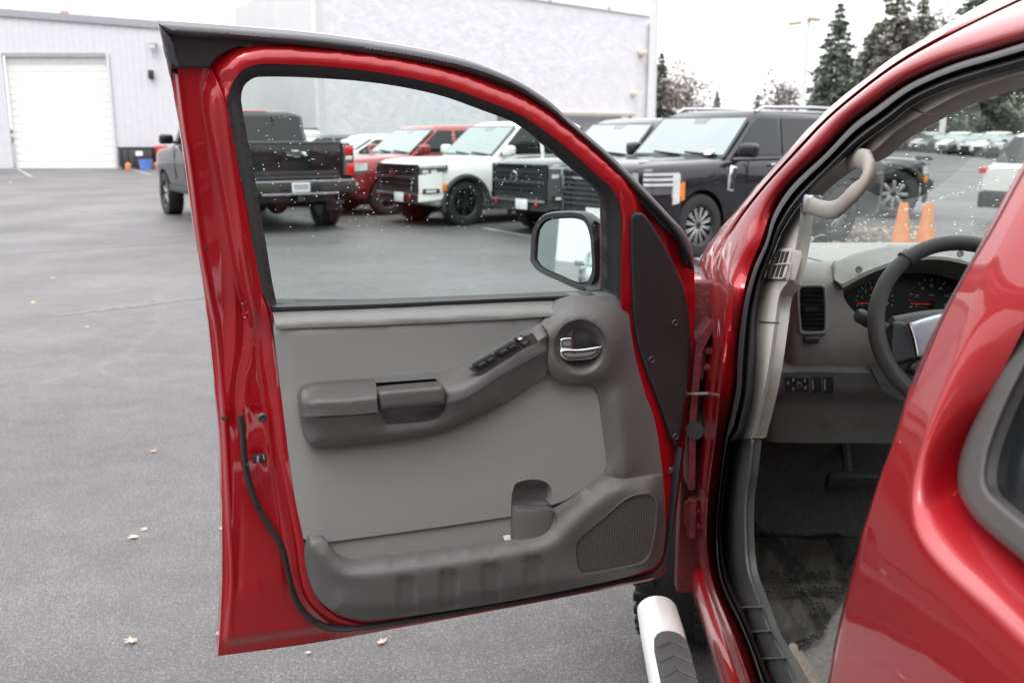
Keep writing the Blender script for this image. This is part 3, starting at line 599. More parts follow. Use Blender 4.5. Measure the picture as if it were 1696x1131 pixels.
for r1, r2 in zip(rings, rings[1:]):
    for i in range(len(r1)): bm.faces.new((r1[i], r1[(i + 1) % len(r1)], r2[(i + 1) % len(r2)], r2[i]))
bm.faces.new(rings[0]); bm.faces.new(rings[-1])
mirror = bm_obj('side_mirror', bm, M['rubber_grey'], door, 50)
prism('mirror_glass', [mp3(a, b, -0.004) for a, b in mirror_outline(0.985)], mn * -0.003, M['mirror'], door)
sheet('mirror_arm', F_door, [(975, 360, -0.215), (1004, 376, -0.06), (1007, 430, -0.05), (1007, 492, -0.05), (984, 492, -0.06), (976, 474, -0.12), (984, 440, -0.215), (983, 400, -0.215)], M['rubber_grey'], door, -0.1, step=7, skirt=-0.03, relax=2, sharp=70)

# ---- door check strap and hinge gap
JY = 2.205
tube('check_strap', [px(F_door, 1136, 653, 0.02), px(F_cross(JY), 1178, 651, 0.03)], 0.004, M['silver'], CAR, 8)
box('strap_bracket', px(F_cross(JY), 1186, 651, 0.02), (0.024, 0.03, 0.018), M['blackgloss'], CAR, Matrix.Rotation(-AX, 3, 'Z'), 0.005)
bm = bmesh.new(); add_lathe(bm, [(0.006, 0), (0.008, -0.006), (0.004, -0.01), (0, -0.01)], 12, 'y', px(F_cross(JY), 1191, 651, 0.038)); bm_obj('bolt', bm, M['silver'], CAR)

# ---- front pillar, roof rail and hinge jamb: red sheet metal outside the seal
PL = [(1150, 443), (1158, 425), (1180, 395), (1230, 335), (1280, 277), (1361, 190), (1472, 100), (1560, 45), (1640, 0), (1760, -62)]
SEAL_L = [(1800, 40), (1696, 70), (1638, 88), (1592, 101), (1545, 119), (1498, 142), (1449, 177), (1412, 205), (1370, 250), (1310, 307), (1280, 355), (1268, 400), (1249, 441), (1233, 495), (1225, 543), (1220, 597), (1219, 640), (1210, 687), (1203, 718), (1198, 752), (1191, 811), (1185, 883), (1187, 938), (1198, 981), (1220, 1025), (1238, 1065), (1260, 1131), (1300, 1245), (1352, 1400)]
SEAL_R = [(1800, 82), (1696, 112), (1627, 131), (1557, 154), (1510, 177), (1475, 205), (1427, 240), (1379, 283), (1325, 340), (1298, 380), (1288, 402), (1268, 454), (1258, 495), (1253, 534), (1252, 591), (1247, 655), (1236, 702), (1229, 728), (1212, 735), (1205, 774), (1194, 865), (1198, 923), (1209, 967), (1234, 1018), (1252, 1069), (1274, 1124), (1318, 1245), (1372, 1400)]
JAMB_L = [(1352, 1400), (1270, 1245), (1218, 1131), (1198, 1069), (1176, 1003), (1158, 952), (1149, 894), (1151, 811), (1158, 756), (1163, 706), (1158, 680), (1160, 642), (1164, 617), (1175, 578), (1177, 540), (1175, 508), (1171, 483), (1160, 459)]
def resamp(A, k):
    A = np.asarray(A, float)[:, :2]; s = np.r_[0, np.cumsum(np.hypot(*np.diff(A, axis=0).T))]; t = np.linspace(0, s[-1], k); return np.stack([np.interp(t, s, A[:, 0]), np.interp(t, s, A[:, 1])], 1)
def rail(A, k): return resamp(smooth_line(A, 5, False, 0), k)
def gsm(A, s=3):
    k = np.exp(-(np.arange(-3 * s, 3 * s + 1) / s) ** 2 / 2); k /= k.sum(); B = np.pad(A, ((3 * s, 3 * s), (0, 0)), mode='reflect', reflect_type='odd'); return np.stack([np.convolve(B[:, i], k, 'valid') for i in range(A.shape[1])], 1)
UPL, UPR = rail(PL[::-1], 90), rail(SEAL_L[:13], 90)
LOL, LOR = rail([(1150, 443)] + JAMB_L[::-1], 110), rail(SEAL_L[12:], 110)
RL, RR = gsm(np.vstack([UPL, LOL[1:]]), 2), gsm(np.vstack([UPR, LOR[1:]]), 2)
kU = [(0, .050), (.03, .026), (.07, .010), (.12, .002), (.18, .0), (.225, .004), (.25, .010), (.275, .004), (.30, -.003), (.36, -.004), (.5, .0), (.65, .006), (.8, .014), (.92, .024), (1.06, .05)]
kL = [(0, .035), (.02, .022), (.06, .010), (.12, .004), (.20, .001), (.30, .0), (.38, .0), (.45, -.003), (.52, -.010), (.58, -.012), (.64, -.006), (.72, .004), (.82, .012), (.92, .022), (1.06, .05)]
vs, fs = [], []; nr = len(RL); wgt = sstep((np.arange(nr) - 78) / 34.0)
for (f0, n0), (f1, n1) in zip(kU, kL):
    f = f0 + (f1 - f0) * wgt; nn = n0 + (n1 - n0) * wgt; nn = nn * (1 - 0.85 * np.exp(-((np.arange(nr) - 92) / 14.0) ** 2) * (f < 0.7)) if f0 < 0.7 else nn; Q = RL * (1 - f[:, None]) + RR * f[:, None]; vs += [tuple(x) for x in solve(F_body, Q[:, 0], Q[:, 1], nn + 0.012, 2.2)]
for c in range(len(kU) - 1):
    for i in range(nr - 1): fs.append((c * nr + i, c * nr + i + 1, (c + 1) * nr + i + 1, (c + 1) * nr + i))
mesh_obj('pillar_panel', vs, fs, M['red'], CAR, 70)
seal_path = [((a + c) / 2, (b + d) / 2) for (a, b), (c, d) in zip(smooth_line(SEAL_L, 15, False, 0)[:, :2], [])] if False else None
# the big rubber seal: two lobes side by side
sl = smooth_line(SEAL_L, 9, False, 0)[:, :2]; sr = smooth_line(SEAL_R, 9, False, 0)[:, :2]
def resamp(A, k):
    s = np.r_[0, np.cumsum(np.hypot(*np.diff(A, axis=0).T))]; t = np.linspace(0, s[-1], k); return np.stack([np.interp(t, s, A[:, 0]), np.interp(t, s, A[:, 1])], 1)
KS = 150; sl, sr = resamp(sl, KS), resamp(sr, KS)
def band(name, cols, m, parent, F=F_body, sharp=60):
    """loft through columns of (fraction across, offset)"""
    vs, fs = [], []; k = len(cols)
    for f, n in cols:
        Q = sl * (1 - f) + sr * f; vs += [tuple(x) for x in solve(F, Q[:, 0], Q[:, 1], np.full(KS, n), 2.0)]
    for c in range(k - 1):
        for i in range(KS - 1): fs.append((c * KS + i, c * KS + i + 1, (c + 1) * KS + i + 1, (c + 1) * KS + i))
    return mesh_obj(name, vs, fs, m, parent, sharp)
band('door_opening_seal', [(0.0, 0.055), (0.06, 0.030), (0.18, 0.018), (0.32, 0.020), (0.42, 0.034), (0.48, 0.040), (0.56, 0.032), (0.70, 0.027), (0.86, 0.036), (0.96, 0.054), (1.0, 0.072)], M['rubber'], CAR)
# inner pillar trim, kick trim and sill
TR = [(1800, 105), (1696, 128), (1604, 157), (1544, 187), (1490, 220), (1448, 256), (1400, 274), (1337, 331), (1330, 370), (1325, 403), (1311, 467), (1297, 488), (1290, 531), (1274, 635), (1253, 723)]
SR_UP = SEAL_R[:18][::-1]
def trim_n(P): d = sdist(P, TR); return 0.02 * np.clip(1 - d / 9, 0, 1) ** 2
tr_out = [(u + 0.5, v) for u, v in SR_UP] + TR
sheet('pillar_trim', F_body, tr_out, M['beige'], CAR, 0.060, step=9, func=trim_n, skirt=0.02, t0=2.1, dense=[(TR, (3, 6, 10))])
sheet('trim_joint', F_body, [(1257, 532), (1291, 534), (1291, 536), (1257, 534)], M['rubber'], CAR, 0.0592, step=8); sheet('trim_joint', F_body, [(1266, 462), (1312, 464.5), (1312, 466), (1266, 463.5)], M['rubber'], CAR, 0.0592, step=8)
sheet('trim_joint', F_body, [(1508, 178), (1530, 187), (1545, 188.5), (1545, 190), (1529, 189), (1507, 180)], M['plastic_dk'], CAR, 0.0585, step=8)
vent = sheet('pillar_vent', F_body, [(1288, 413), (1311, 411), (1312, 416), (1300, 460), (1296, 463), (1270, 462), (1271, 456), (1283, 417)], M['beige'], CAR, 0.053, step=6, skirt=0.02, rnd=(3, -0.003))
for k in range(3):
    sheet('vent_slot', F_body, [(1289 + k * 6.4, 417), (1293.5 + k * 6.4, 416.5), (1281 + k * 7.2 - 1, 458), (1276.5 + k * 7.2 - 1, 458.5)], M['dark'], vent, 0.0515, step=7, skirt=0.004)
sheet('vent_bar', F_body, [(1282, 437), (1306, 435), (1306, 437), (1282, 439)], M['beige'], vent, 0.0505, step=7, skirt=0.003)
KR = [(1252, 724), (1247, 774), (1240, 829), (1240, 894), (1245, 945), (1260, 989), (1281, 1047), (1300, 1080), (1321, 1131), (1372, 1245), (1440, 1400)]
SR_LO = [(1210, 730), (1205, 774), (1194, 865), (1198, 923), (1209, 967), (1234, 1018), (1252, 1069), (1274, 1124), (1318, 1245), (1372, 1400)]
def kick_n(P): return 0.012 * np.clip(1 - sdist(P, KR) / 9, 0, 1) ** 2 - 0.012 * sstep((P[:, 1] - 960) / 60) + 0.03 * np.clip(1 - sdist(P, SR_LO) / 12, 0, 1) ** 2 * 0.3
sheet('sill_trim', F_body, [(u + 0.5, v) for u, v in SR_LO] + KR[::-1], M['sill'], CAR, 0.058, step=8, func=kick_n, skirt=0.012, t0=2.0, dense=[(KR, (3, 7, 12, 20)), (SR_LO, (3, 7, 12))])
for a, b in (((1224, 1005), (1262, 1004)), ((1240, 1046), (1279, 1043)), ((1260, 1090), (1302, 1088)), ((1280, 1135), (1322, 1130))):
    sheet('sill_step', F_body, [(a[0], a[1] - 1.5), (b[0], b[1] - 1.5), (b[0], b[1] + 1.5), (a[0], a[1] + 1.5)], M['plastic'], CAR, 0.0415, step=9, skirt=0.01)
# grab handle
GH = [(1338, 332), (1346, 341), (1368, 348), (1387, 346), (1408, 326), (1432, 302), (1441, 283), (1436, 267), (1422, 262), (1408, 268)]
gpth = [px(F_body, u, v, n) for (u, v), n in zip(smooth_line(GH, 12, False, 0)[:, :2], np.interp(np.linspace(0, 1, len(smooth_line(GH, 12, False, 0))), [0, 0.15, 0.5, 0.85, 1], [0.06, 0.035, 0.025, 0.035, 0.07]))]
tube('grab_handle', gpth, list(np.interp(np.linspace(0, 1, len(gpth)), [0, .2, .45, .6, .8, 1], [.017, .0155, .0165, .0185, .0195, .017])), M['grip'], CAR, 18, 0.5, Vector((1, -0.3, 0)))
box('handle_foot', px(F_body, 1345, 338, 0.05), (0.03, 0.035, 0.04), M['silver'], CAR, None, 0.008)

# ---- hinge gap: red inner metal and hinges, shade put into their colour
box('hinge_pocket', cw(0.405, 2.42, 0.82), (0.03, 0.30, 0.70), M['shadedred'], CAR, Matrix.Rotation(-AX, 3, 'Z'))
box('hinge_wall', cw(0.41, 2.335, 0.865), (0.16, 0.05, 0.81), M['shadedred'], CAR, Matrix.Rotation(-AX, 3, 'Z'), 0.01)
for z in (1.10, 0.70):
    h = box('door_hinge', cw(0.365, 2.275, z), (0.04, 0.07, 0.07), M['shadedred'], CAR, Matrix.Rotation(-0.5, 3, 'Z'), 0.008)
    bm = bmesh.new(); add_lathe(bm, [(0.011, -0.05), (0.013, -0.047), (0.013, 0.047), (0.011, 0.05)], 12, 'z', cw(0.352, 2.235, z)); bm_obj('hinge_pin', bm, M['shadedred'], h)
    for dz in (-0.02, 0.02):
        bm = bmesh.new(); add_lathe(bm, [(0.009, 0), (0.009, -0.008), (0, -0.010)], 6, 'y', cw(0.37, 2.235, z + dz)); bm_obj('hinge_bolt', bm, M['shadedred'], h)
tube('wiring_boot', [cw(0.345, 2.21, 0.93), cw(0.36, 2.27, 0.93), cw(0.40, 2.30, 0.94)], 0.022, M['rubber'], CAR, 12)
# ---- front fender, hood, rest of the body (mostly hidden by the door)
bm = bmesh.new(); st = [(2.48, 0.0, 1.205), (2.6, 0.0, 1.205), (3.0, 0.005, 1.18), (3.45, 0.03, 1.14), (3.72, 0.10, 1.08), (3.86, 0.25, 1.0)]; rg = []
for y, d, z in st:
    rg.append([bm.verts.new(cw(l, y, zz)) for l, zz in ((0.36 + d, 0.78), (0.338 + d, 0.95), (0.345 + d, z - 0.07), (0.375 + d, z - 0.02), (0.43 + d, z), (1.26, z + 0.035), (2.09 - d, z), (2.16 - d, z - 0.05), (2.18 - d, 0.95), (2.16 - d, 0.78))])
for a, b in zip(rg, rg[1:]):
    for i in range(9): bm.faces.new((a[i], a[i + 1], b[i + 1], b[i]))
bm.faces.new(rg[-1]); bm_obj('front_fender', bm, M['red'], CAR, 45)
box('fender_flare', cw(0.35, 3.04, 0.82), (0.10, 0.94, 0.09), M['plastic_dk'], CAR, Matrix.Rotation(-AX, 3, 'Z'), 0.03)
box('front_bumper', cw(1.26, 3.80, 0.62), (1.70, 0.24, 0.34), M['plastic_dk'], CAR, Matrix.Rotation(-AX, 3, 'Z'), 0.08)
box('underbody', cw(1.26, 1.45, 0.46), (1.45, 4.1, 0.16), M['dark'], CAR, Matrix.Rotation(-AX, 3, 'Z'), 0.05)
prism('fender_edge', [cw(0.337, 2.215, 0.78), cw(0.332, 2.215, 0.95), cw(0.340, 2.215, 1.14), cw(0.372, 2.215, 1.19), cw(0.385, 2.215, 1.185), cw(0.355, 2.215, 1.12), cw(0.348, 2.215, 0.95), cw(0.352, 2.215, 0.78)], cw(0, 2.50, 0) - cw(0, 2.215, 0), M['shadedred'], CAR)  # outer paint in the shade-darkened red, kept free of sky glare
box('bulkhead', cw(1.28, 2.47, 0.86), (1.62, 0.03, 0.80), M['backing'], CAR, Matrix.Rotation(-AX, 3, 'Z'))
# red sill outer with its lower lip
def ly_strip(name, pts, y0, y1, m, k=10, sharp=40):
    vs, fs = [], []; n = len(pts)
    for i in range(k):
        y = y0 + (y1 - y0) * i / (k - 1)
        for l, z in pts: vs.append(cw(l, y, z))
    for i in range(k - 1):
        for j in range(n - 1): fs.append((i * n + j, i * n + j + 1, (i + 1) * n + j + 1, (i + 1) * n + j))
    return mesh_obj(name, vs, fs, m, CAR, sharp)
ly_strip('sill', [(0.44, 0.40), (0.395, 0.41), (0.372, 0.46), (0.366, 0.515), (0.372, 0.535), (0.42, 0.55), (0.50, 0.55)], -0.3, 2.30, M['red'])
ly_strip('sill_seal', [(0.383, 0.540), (0.388, 0.552), (0.396, 0.554), (0.402, 0.545)], 0.4, 2.16, M['rubber'])
# white tube step with its pad
SB = lambda y, dl=0, dz=0: cw(0.285 + dl, y, 0.405 + dz)
rb = tube('running_board', [SB(2.33), SB(2.325), SB(2.2), SB(1.6), SB(1.0), SB(0.5), SB(-0.2)], [0.030, 0.052, 0.055, 0.055, 0.055, 0.055, 0.055], M['whitepaint'], CAR, 28, 0.8)
pad = []
for t in np.linspace(0, pi, 9): pad.append((0.004 + 0.040 * -cos(t), 2.06 + 0.075 * sin(t) ** 0.7))
pp = [SB(y, dl, 0.0445 + 0.004) for dl, y in pad] + [SB(1.2, 0.046, 0.0485), SB(1.2, -0.036, 0.0485)]
prism('step_pad', pp, (0, 0, -0.014), M['tread'], rb, 0.003)
for i in range(14):
    y = 2.05 - i * 0.062
    for s in (-1, 1):
        a = SB(y + 0.034, 0.005, 0.0495); b = SB(y, 0.005 + s * 0.036, 0.0495); tube('tread_rib', [a, b], 0.0032, M['tread'], rb, 5)
for y in (1.9, 0.9): tube('step_bracket', [SB(y, 0.02, -0.02), SB(y, 0.16, 0.03)], 0.02, M['black'], CAR, 8)
# front wheel turned a little, rear wheel
def wheel_at(name, p, rz, r=0.375, w=0.25, rimm='rim', parent=CAR, spokes=6):
    bm = bmesh.new(); add_lathe(bm, [(r * 0.62, -w * 0.40), (r * 0.80, -w * 0.5), (r * 0.95, -w * 0.47), (r, -w * 0.36), (r, w * 0.36), (r * 0.95, w * 0.47), (r * 0.80, w * 0.5), (r * 0.62, w * 0.40)], 40, 'x', (0, 0, 0), True)
    for k in range(40):
        a = 2 * pi * k / 40
        for s in (-1, 1): add_box(bm, (s * w * 0.36, (r + 0.002) * cos(a), (r + 0.002) * sin(a)), (w * 0.24, 0.030, 0.014), Matrix.Rotation(a - pi / 2, 3, 'X'))
    mx = Matrix.Translation(p) @ Matrix.Rotation(rz, 4, 'Z'); bmesh.ops.transform(bm, verts=bm.verts, matrix=mx); t = bm_obj(name, bm, M['tyre'], parent, 40)
    bm = bmesh.new(); add_lathe(bm, [(0.0, -w * 0.30), (r * 0.2, -w * 0.34), (r * 0.22, -w * 0.2), (r * 0.56, -w * 0.1), (r * 0.6, -w * 0.40), (r * 0.635, -w * 0.42), (r * 0.64, w * 0.4), (0, w * 0.4)], 32, 'x')
    for k in range(spokes):
        a = 2 * pi * k / spokes; add_box(bm, (-w * 0.28, r * 0.38 * cos(a), r * 0.38 * sin(a)), (w * 0.12, r * 0.46, r * 0.14), Matrix.Rotation(a, 3, 'X'), 0.01)
    bmesh.ops.transform(bm, verts=bm.verts, matrix=mx); bm_obj('rim', bm, M[rimm], t, 40); return t
wheel_at('wheel', cw(0.45, 3.02, 0.375), -AX - radians(12)); wheel_at('wheel', cw(0.50, 0.10, 0.375), -AX); wheel_at('wheel', cw(2.03, 3.02, 0.375), -AX + pi); wheel_at('wheel', cw(2.03, 0.10, 0.375), -AX + pi)

# ---- rear door and centre pillar close to the camera on the right
RD_L = [(1760, 160), (1696, 268), (1646, 360), (1620, 410), (1586, 471), (1559, 521), (1522, 602), (1499, 662), (1475, 740), (1458, 784), (1424, 890), (1401, 982), (1378, 1081), (1367, 1140), (1350, 1250), (1335, 1420), (1335, 1560)]
RSEAM = [(1775, 165), (1708, 262), (1640, 384), (1597, 456), (1562, 523), (1536, 583), (1512, 640)]
MO = [(1880, 190), (1790, 350), (1696, 525), (1666, 587), (1635, 654), (1605, 715), (1590, 757), (1586, 785), (1588, 812), (1599, 837), (1623, 868), (1654, 895), (1696, 930), (1760, 985), (1860, 1068)]
MI = [(1880, 1000), (1760, 912), (1696, 862), (1660, 832), (1642, 815), (1635, 797), (1635, 778), (1642, 742), (1666, 678), (1696, 617), (1790, 440), (1880, 280)]
CREASE = [(1860, 110), (1760, 225), (1700, 330), (1641, 440), (1623, 477), (1599, 550), (1568, 635), (1538, 715), (1516, 788), (1511, 831), (1520, 880), (1550, 925), (1593, 968), (1648, 1014), (1700, 1062), (1800, 1150), (1860, 1200)]
CT, CB = rail(CREASE[:10], 80), rail(CREASE[9:], 90); MT, MB_ = rail(MO[:8], 80), rail(MO[7:], 90); OT, OB = rail([(1830, 110)] + RD_L[:11] + [(1428, 876)], 80), rail([(1428, 876)] + RD_L[11:] + [(1500, 1560), (1860, 1560)], 90)
CR_, MO_, OU = [gsm(np.vstack([p, q[1:]]), 3) for p, q in ((CT, CB), (MT, MB_), (OT, OB))]; OU[:80] = OT; nr = len(CR_)
Hh = 0.015 + 0.034 * sstep((np.arange(nr) - 40) / 45.0)
vs, fs = [], []
cols = [(0, f, h) for f, h in ((-0.10, 1.12), (0.0, 1.02), (0.05, 0.97), (0.2, 0.82), (0.4, 0.60), (0.6, 0.38), (0.75, 0.225), (0.85, 0.13), (0.92, 0.072), (0.97, 0.040))] + [(1, f, h) for f, h in ((0.0, 0.022), (0.03, 0.010), (0.07, 0.003), (0.13, 0.0), (0.3, 0.0), (0.5, 0.0), (0.7, 0.0), (0.85, 0.0), (0.93, 0.0), (0.965, 0.05), (0.985, 0.16), (1.0, 0.5))]
for part, f, h in cols:
    A_, B_ = (MO_, CR_) if part == 0 else (CR_, OU); Q = A_ * (1 - f) + B_ * f; nn = Hh * h if h < 0.5 or part == 0 else np.full(nr, 0.03)
    vs += [tuple(x) for x in solve(F_body, Q[:, 0], Q[:, 1], nn, 1.1)]
for c in range(len(cols) - 1):
    for i in range(nr - 1): fs.append((c * nr + i, c * nr + i + 1, (c + 1) * nr + i + 1, (c + 1) * nr + i))
e0 = len(vs); Q = OU; vs += [tuple(x) for x in solve(F_body, Q[:, 0], Q[:, 1], np.full(nr, 0.03), 1.1)]; g3 = [Vector(v) + (cw(0.06, 0, 0) - cw(0, 0, 0)) for v in vs[e0:]]; e1 = len(vs); vs += [tuple(v) for v in g3]
for i in range(nr - 1): fs.append((e0 + i, e0 + i + 1, e1 + i + 1, e1 + i))
rd = mesh_obj('rear_door', vs, fs, M['red'], CAR, 60)
sheet('door_gap', F_body, [(u - 1.4, v) for u, v in RSEAM] + [(u + 1.4, v) for u, v in RSEAM[::-1]], M['rubber_grey'], rd, -0.0008, step=8, t0=1.1)
sheet('window_moulding', F_body, MO + MI, M['plastic_dk'], rd, 0.028, step=8, skirt=0.04, t0=1.1, rnd=(12, -0.010), creases=[])
sheet('window_glass', F_body, MI[::-1] + [(1890, 1010)], M['blackgloss'], rd, 0.048, step=14, t0=1.1)
for u, v in ((1640, 384), (1597, 455)): pass
# hidden remainder so the car is whole from the side
ly = lambda pts, l: [cw(l, y, z) for y, z in pts]
prism('quarter_panel', ly([(0.50, 0.52), (0.50, 1.16), (-1.05, 1.16), (-1.05, 0.6), (-0.35, 0.6), (-0.30, 0.72), (-0.12, 0.86), (0.10, 0.90), (0.32, 0.86), (0.46, 0.72)], 0.37), cw(0.06, 0, 0) - cw(0, 0, 0), M['red'], CAR)
prism('side_glass', ly([(0.50, 1.17), (0.50, 1.66), (-0.95, 1.66), (-1.03, 1.17)], 0.47), cw(0.02, 0, 0) - cw(0, 0, 0), M['blackgloss'], CAR)
RS = [(0.36, 0.52), (0.34, 0.85), (0.36, 1.17), (0.40, 1.19)]
prism('tailgate', [cw(0.38, -1.05, 0.6), cw(2.14, -1.05, 0.6), cw(2.14, -1.05, 1.2), cw(1.98, -1.0, 1.78), cw(0.54, -1.0, 1.78), cw(0.38, -1.05, 1.2)], cw(0, -0.06, 0) - cw(0, 0, 0), M['red'], CAR, 0.01)
box('rear_bumper', cw(1.26, -1.15, 0.62), (1.74, 0.22, 0.26), M['plastic_dk'], CAR, Matrix.Rotation(-AX, 3, 'Z'), 0.06)
ry = [-1.05, -0.5, 0.2, 0.8, 1.2, 1.42]; rz_ = [1.80, 1.84, 1.845, 1.835, 1.80, 1.775]; rl = [0.615, 0.66, 0.80, 1.26, 1.72, 1.86, 1.905]; rc = [-0.03, 0.0, 0.018, 0.032, 0.018, 0.0, -0.03]
vs = []; fs = []
for off in (0.0, -0.045):
    for y, z in zip(ry, rz_):
        for l, c in zip(rl, rc): vs.append(cw(l, y, z + c + off))
nL = len(rl); nY = len(ry)
for o in (0, nL * nY):
    for i in range(nY - 1):
        for j in range(nL - 1): fs.append((o + i * nL + j, o + i * nL + j + 1, o + (i + 1) * nL + j + 1, o + (i + 1) * nL + j))
mesh_obj('roof', vs, fs, [M['red']], CAR, 50)
box('headliner', cw(1.26, 0.1, 1.755), (1.14, 2.1, 0.02), M['beige'], CAR, Matrix.Rotation(-AX, 3, 'Z'), 0.005)
# far side of the car
prism('far_door', ly([(2.55, 0.5), (2.55, 1.16), (-1.05, 1.18), (-1.05, 0.5)], 2.12), cw(0.06, 0, 0) - cw(0, 0, 0), M['red'], CAR)
prism('far_trim', ly([(2.4, 0.5), (2.4, 1.14), (-1.0, 1.16), (-1.0, 0.5)], 2.07), cw(0.045, 0, 0) - cw(0, 0, 0), M['plastic_dk'], CAR)
for y0, y1 in ((1.0, 1.12), (-0.05, 0.06)): prism('far_pillar', [cw(2.10, y0, 1.15), cw(2.10, y1, 1.15), cw(1.94, y1, 1.77), cw(1.94, y0, 1.77)], cw(0.05, 0, 0) - cw(0, 0, 0), M['plastic_dk'], CAR)
prism('far_pillar', [cw(2.12, 2.35, 1.15), cw(2.12, 2.55, 1.15), cw(1.93, 1.42, 1.76), cw(1.93, 1.28, 1.76)], cw(0.05, 0, 0) - cw(0, 0, 0), M['plastic_dk'], CAR)

# ---- windshield
WB, WT = (2.60, 1.295), (1.52, 1.765)
def wpt(s, t, off=0.0):
    """s across (0 left .. 1 right), t up the glass"""
    bow = 1 - (2 * s - 1) ** 2; l0, l1 = 0.50 + 0.10 * t, 2.02 - 0.10 * t
    return cw(l0 + (l1 - l0) * s, WB[0] + (WT[0] - WB[0]) * t + 0.16 * bow * (1 - 0.4 * t) + off * 0.45, WB[1] + (WT[1] - WB[1]) * t + 0.04 * bow * t + off * 0.9)
def wgrid(name, t0, t1, m, off=0.0, ns=16, ntt=8):
    vs, fs = [], []
    for i in range(ntt + 1):
        for j in range(ns + 1): vs.append(wpt(j / ns, t0 + (t1 - t0) * i / ntt, off))
    for i in range(ntt):
        for j in range(ns): a = i * (ns + 1) + j; fs.append((a, a + 1, a + ns + 2, a + ns + 1))
    return mesh_obj(name, vs, fs, m, CAR, 60)
wsh = wgrid('windshield', 0.0, 0.80, M['wind']); shade = wgrid('shade_band', 0.80, 1.0, M['tint'])
def wdrops(k, fn, size):
    vs, fs = [], []
    for _ in range(k):
        s, t = fn(); p = wpt(s, t, 0.002); a = (wpt(s + 0.01, t, 0.002) - p).normalized(); b = (wpt(s, t + 0.01, 0.002) - p).normalized(); n = a.cross(b).normalized()
        if n.z < 0: n = -n
        r = random.uniform(*size); el = random.uniform(1, 1.8); o = len(vs)
        for rr, hh in ((1, 0), (0.75, 0.5), (0, 0.75)):
            for j in range(6 if rr else 1): vs.append(p + n * r * hh + a * (r * rr * cos(j * pi / 3)) + b * (r * rr * el * sin(j * pi / 3)))
        for j in range(6): q = (j + 1) % 6; fs += [(o + j, o + q, o + 6 + q, o + 6 + j), (o + 6 + j, o + 6 + q, o + 12)]
        fs.append(tuple(o + j for j in range(5, -1, -1)))
    return mesh_obj('windshield_raindrops', vs, fs, M['water'], CAR, 60, 'stuff')
def wfn():
    r = random.random()
    if r < 0.45: return 0.02 + 0.10 * random.random() ** 1.3, 0.01 + 0.12 * random.random() ** 1.5
    if r < 0.62:
        t = random.random(); return 0.06 + 0.55 * t + random.gauss(0, 0.006), 0.02 + 0.78 * t ** 0.9 + random.gauss(0, 0.004)
    return random.uniform(0, 0.8), random.uniform(0, 1)
wdrops(1300, wfn, (0.0011, 0.0030))
tube('windshield_edge', [wpt(s, -0.004) for s in np.linspace(0, 1, 14)], 0.013, M['blackgloss'], CAR, 8)
prism('cowl', [cw(0.42, 2.66, 1.25), cw(2.1, 2.66, 1.25), cw(2.1, 2.86, 1.24), cw(0.42, 2.86, 1.24)], (0, 0, 0.02), M['black'], CAR)
# ================================================================== interior
FD = F_cross(2.27, 0.10, 1.2)
DASH_L = [(1318, 435), (1379, 434), (1380, 459), (1395, 471), (1398, 494), (1415, 516), (1440, 535), (1456, 560), (1452, 590), (1444, 616), (1320, 616), (1292, 616), (1284, 610), (1290, 548), (1300, 480)]
dash = sheet('dashboard', FD, DASH_L, M['dash'], CAR, 0.03, step=9, skirt=-0.06, t0=2.4, sharp=60, func=lambda P: -0.07 * np.clip(1 - (P[:, 1] - 434) / 45, 0, 1) ** 2 - 0.10 * np.clip(1 - (P[:, 0] - 1284) / 40, 0, 1) ** 2 - 0.02 * np.clip((P[:, 1] - 560) / 60, 0, 1) ** 2)
ftop = F_flat(1.312)
sheet('dash_top', ftop, [(1300, 440), (1320, 402.0), (1500, 402.0), (1700, 402.0), (1700, 440), (1560, 425), (1480, 425), (1400, 438)], M['dash_lt'], dash, 0.0, step=10, skirt=-0.05, t0=2.5)
sheet('defrost_strip', ftop, [(1470, 404), (1590, 404), (1590, 406.5), (1470, 406.5)], M['dash'], dash, 0.002, step=12, t0=2.6)
sheet('dash_joint', ftop, [(1322, 421), (1378, 432), (1420, 417), (1421, 418), (1379, 434), (1322, 422)], M['dash'], dash, 0.002, step=10, t0=2.5)
HO = [(1379, 436), (1415, 420), (1454, 410), (1511, 404.5), (1540, 404.5), (1606, 414), (1680, 440)]
HI = [(1700, 474), (1640, 447), (1600, 433), (1555, 425), (1505, 428), (1463, 439), (1425, 455), (1396, 472), (1383, 464)]
sheet('gauge_hood', F_cross(2.23, 0.5, 1.25), [(u, v, -0.02) for u, v in HO] + [(u, v, 0.015) for u, v in HI], M['dash_lt'], dash, 0.0, step=8, skirt=-0.10, t0=2.4, sharp=60, rnd=(4, 0.004))
for u, v in ((1422, 446), (1500, 418), (1590, 420)):
    bm = bmesh.new(); add_lathe(bm, [(0.007, 0.0), (0.0085, -0.002), (0.006, -0.003), (0, -0.0015)], 14, 'y', px(F_cross(2.21, 0.5, 1.25), u, v)); bm_obj('trim_plug', bm, M['dash'], dash)
sheet('hood_lip', F_cross(2.23, 0.5, 1.25), HI + [(1388, 468), (1397, 477), (1427, 460), (1465, 444), (1506, 433), (1555, 430), (1600, 438), (1640, 452), (1690, 474)], M['dash_dk'], dash, 0.012, step=7, skirt=-0.10, t0=2.4)
FG = F_cross(2.36, 0.25, 1.2)
sheet('gauge_cluster', FG, [(1380, 462), (1425, 440), (1500, 420), (1560, 418), (1620, 425), (1700, 470), (1700, 560), (1440, 545), (1400, 515)], M['gauge'], dash, 0.0, step=16, t0=2.5)
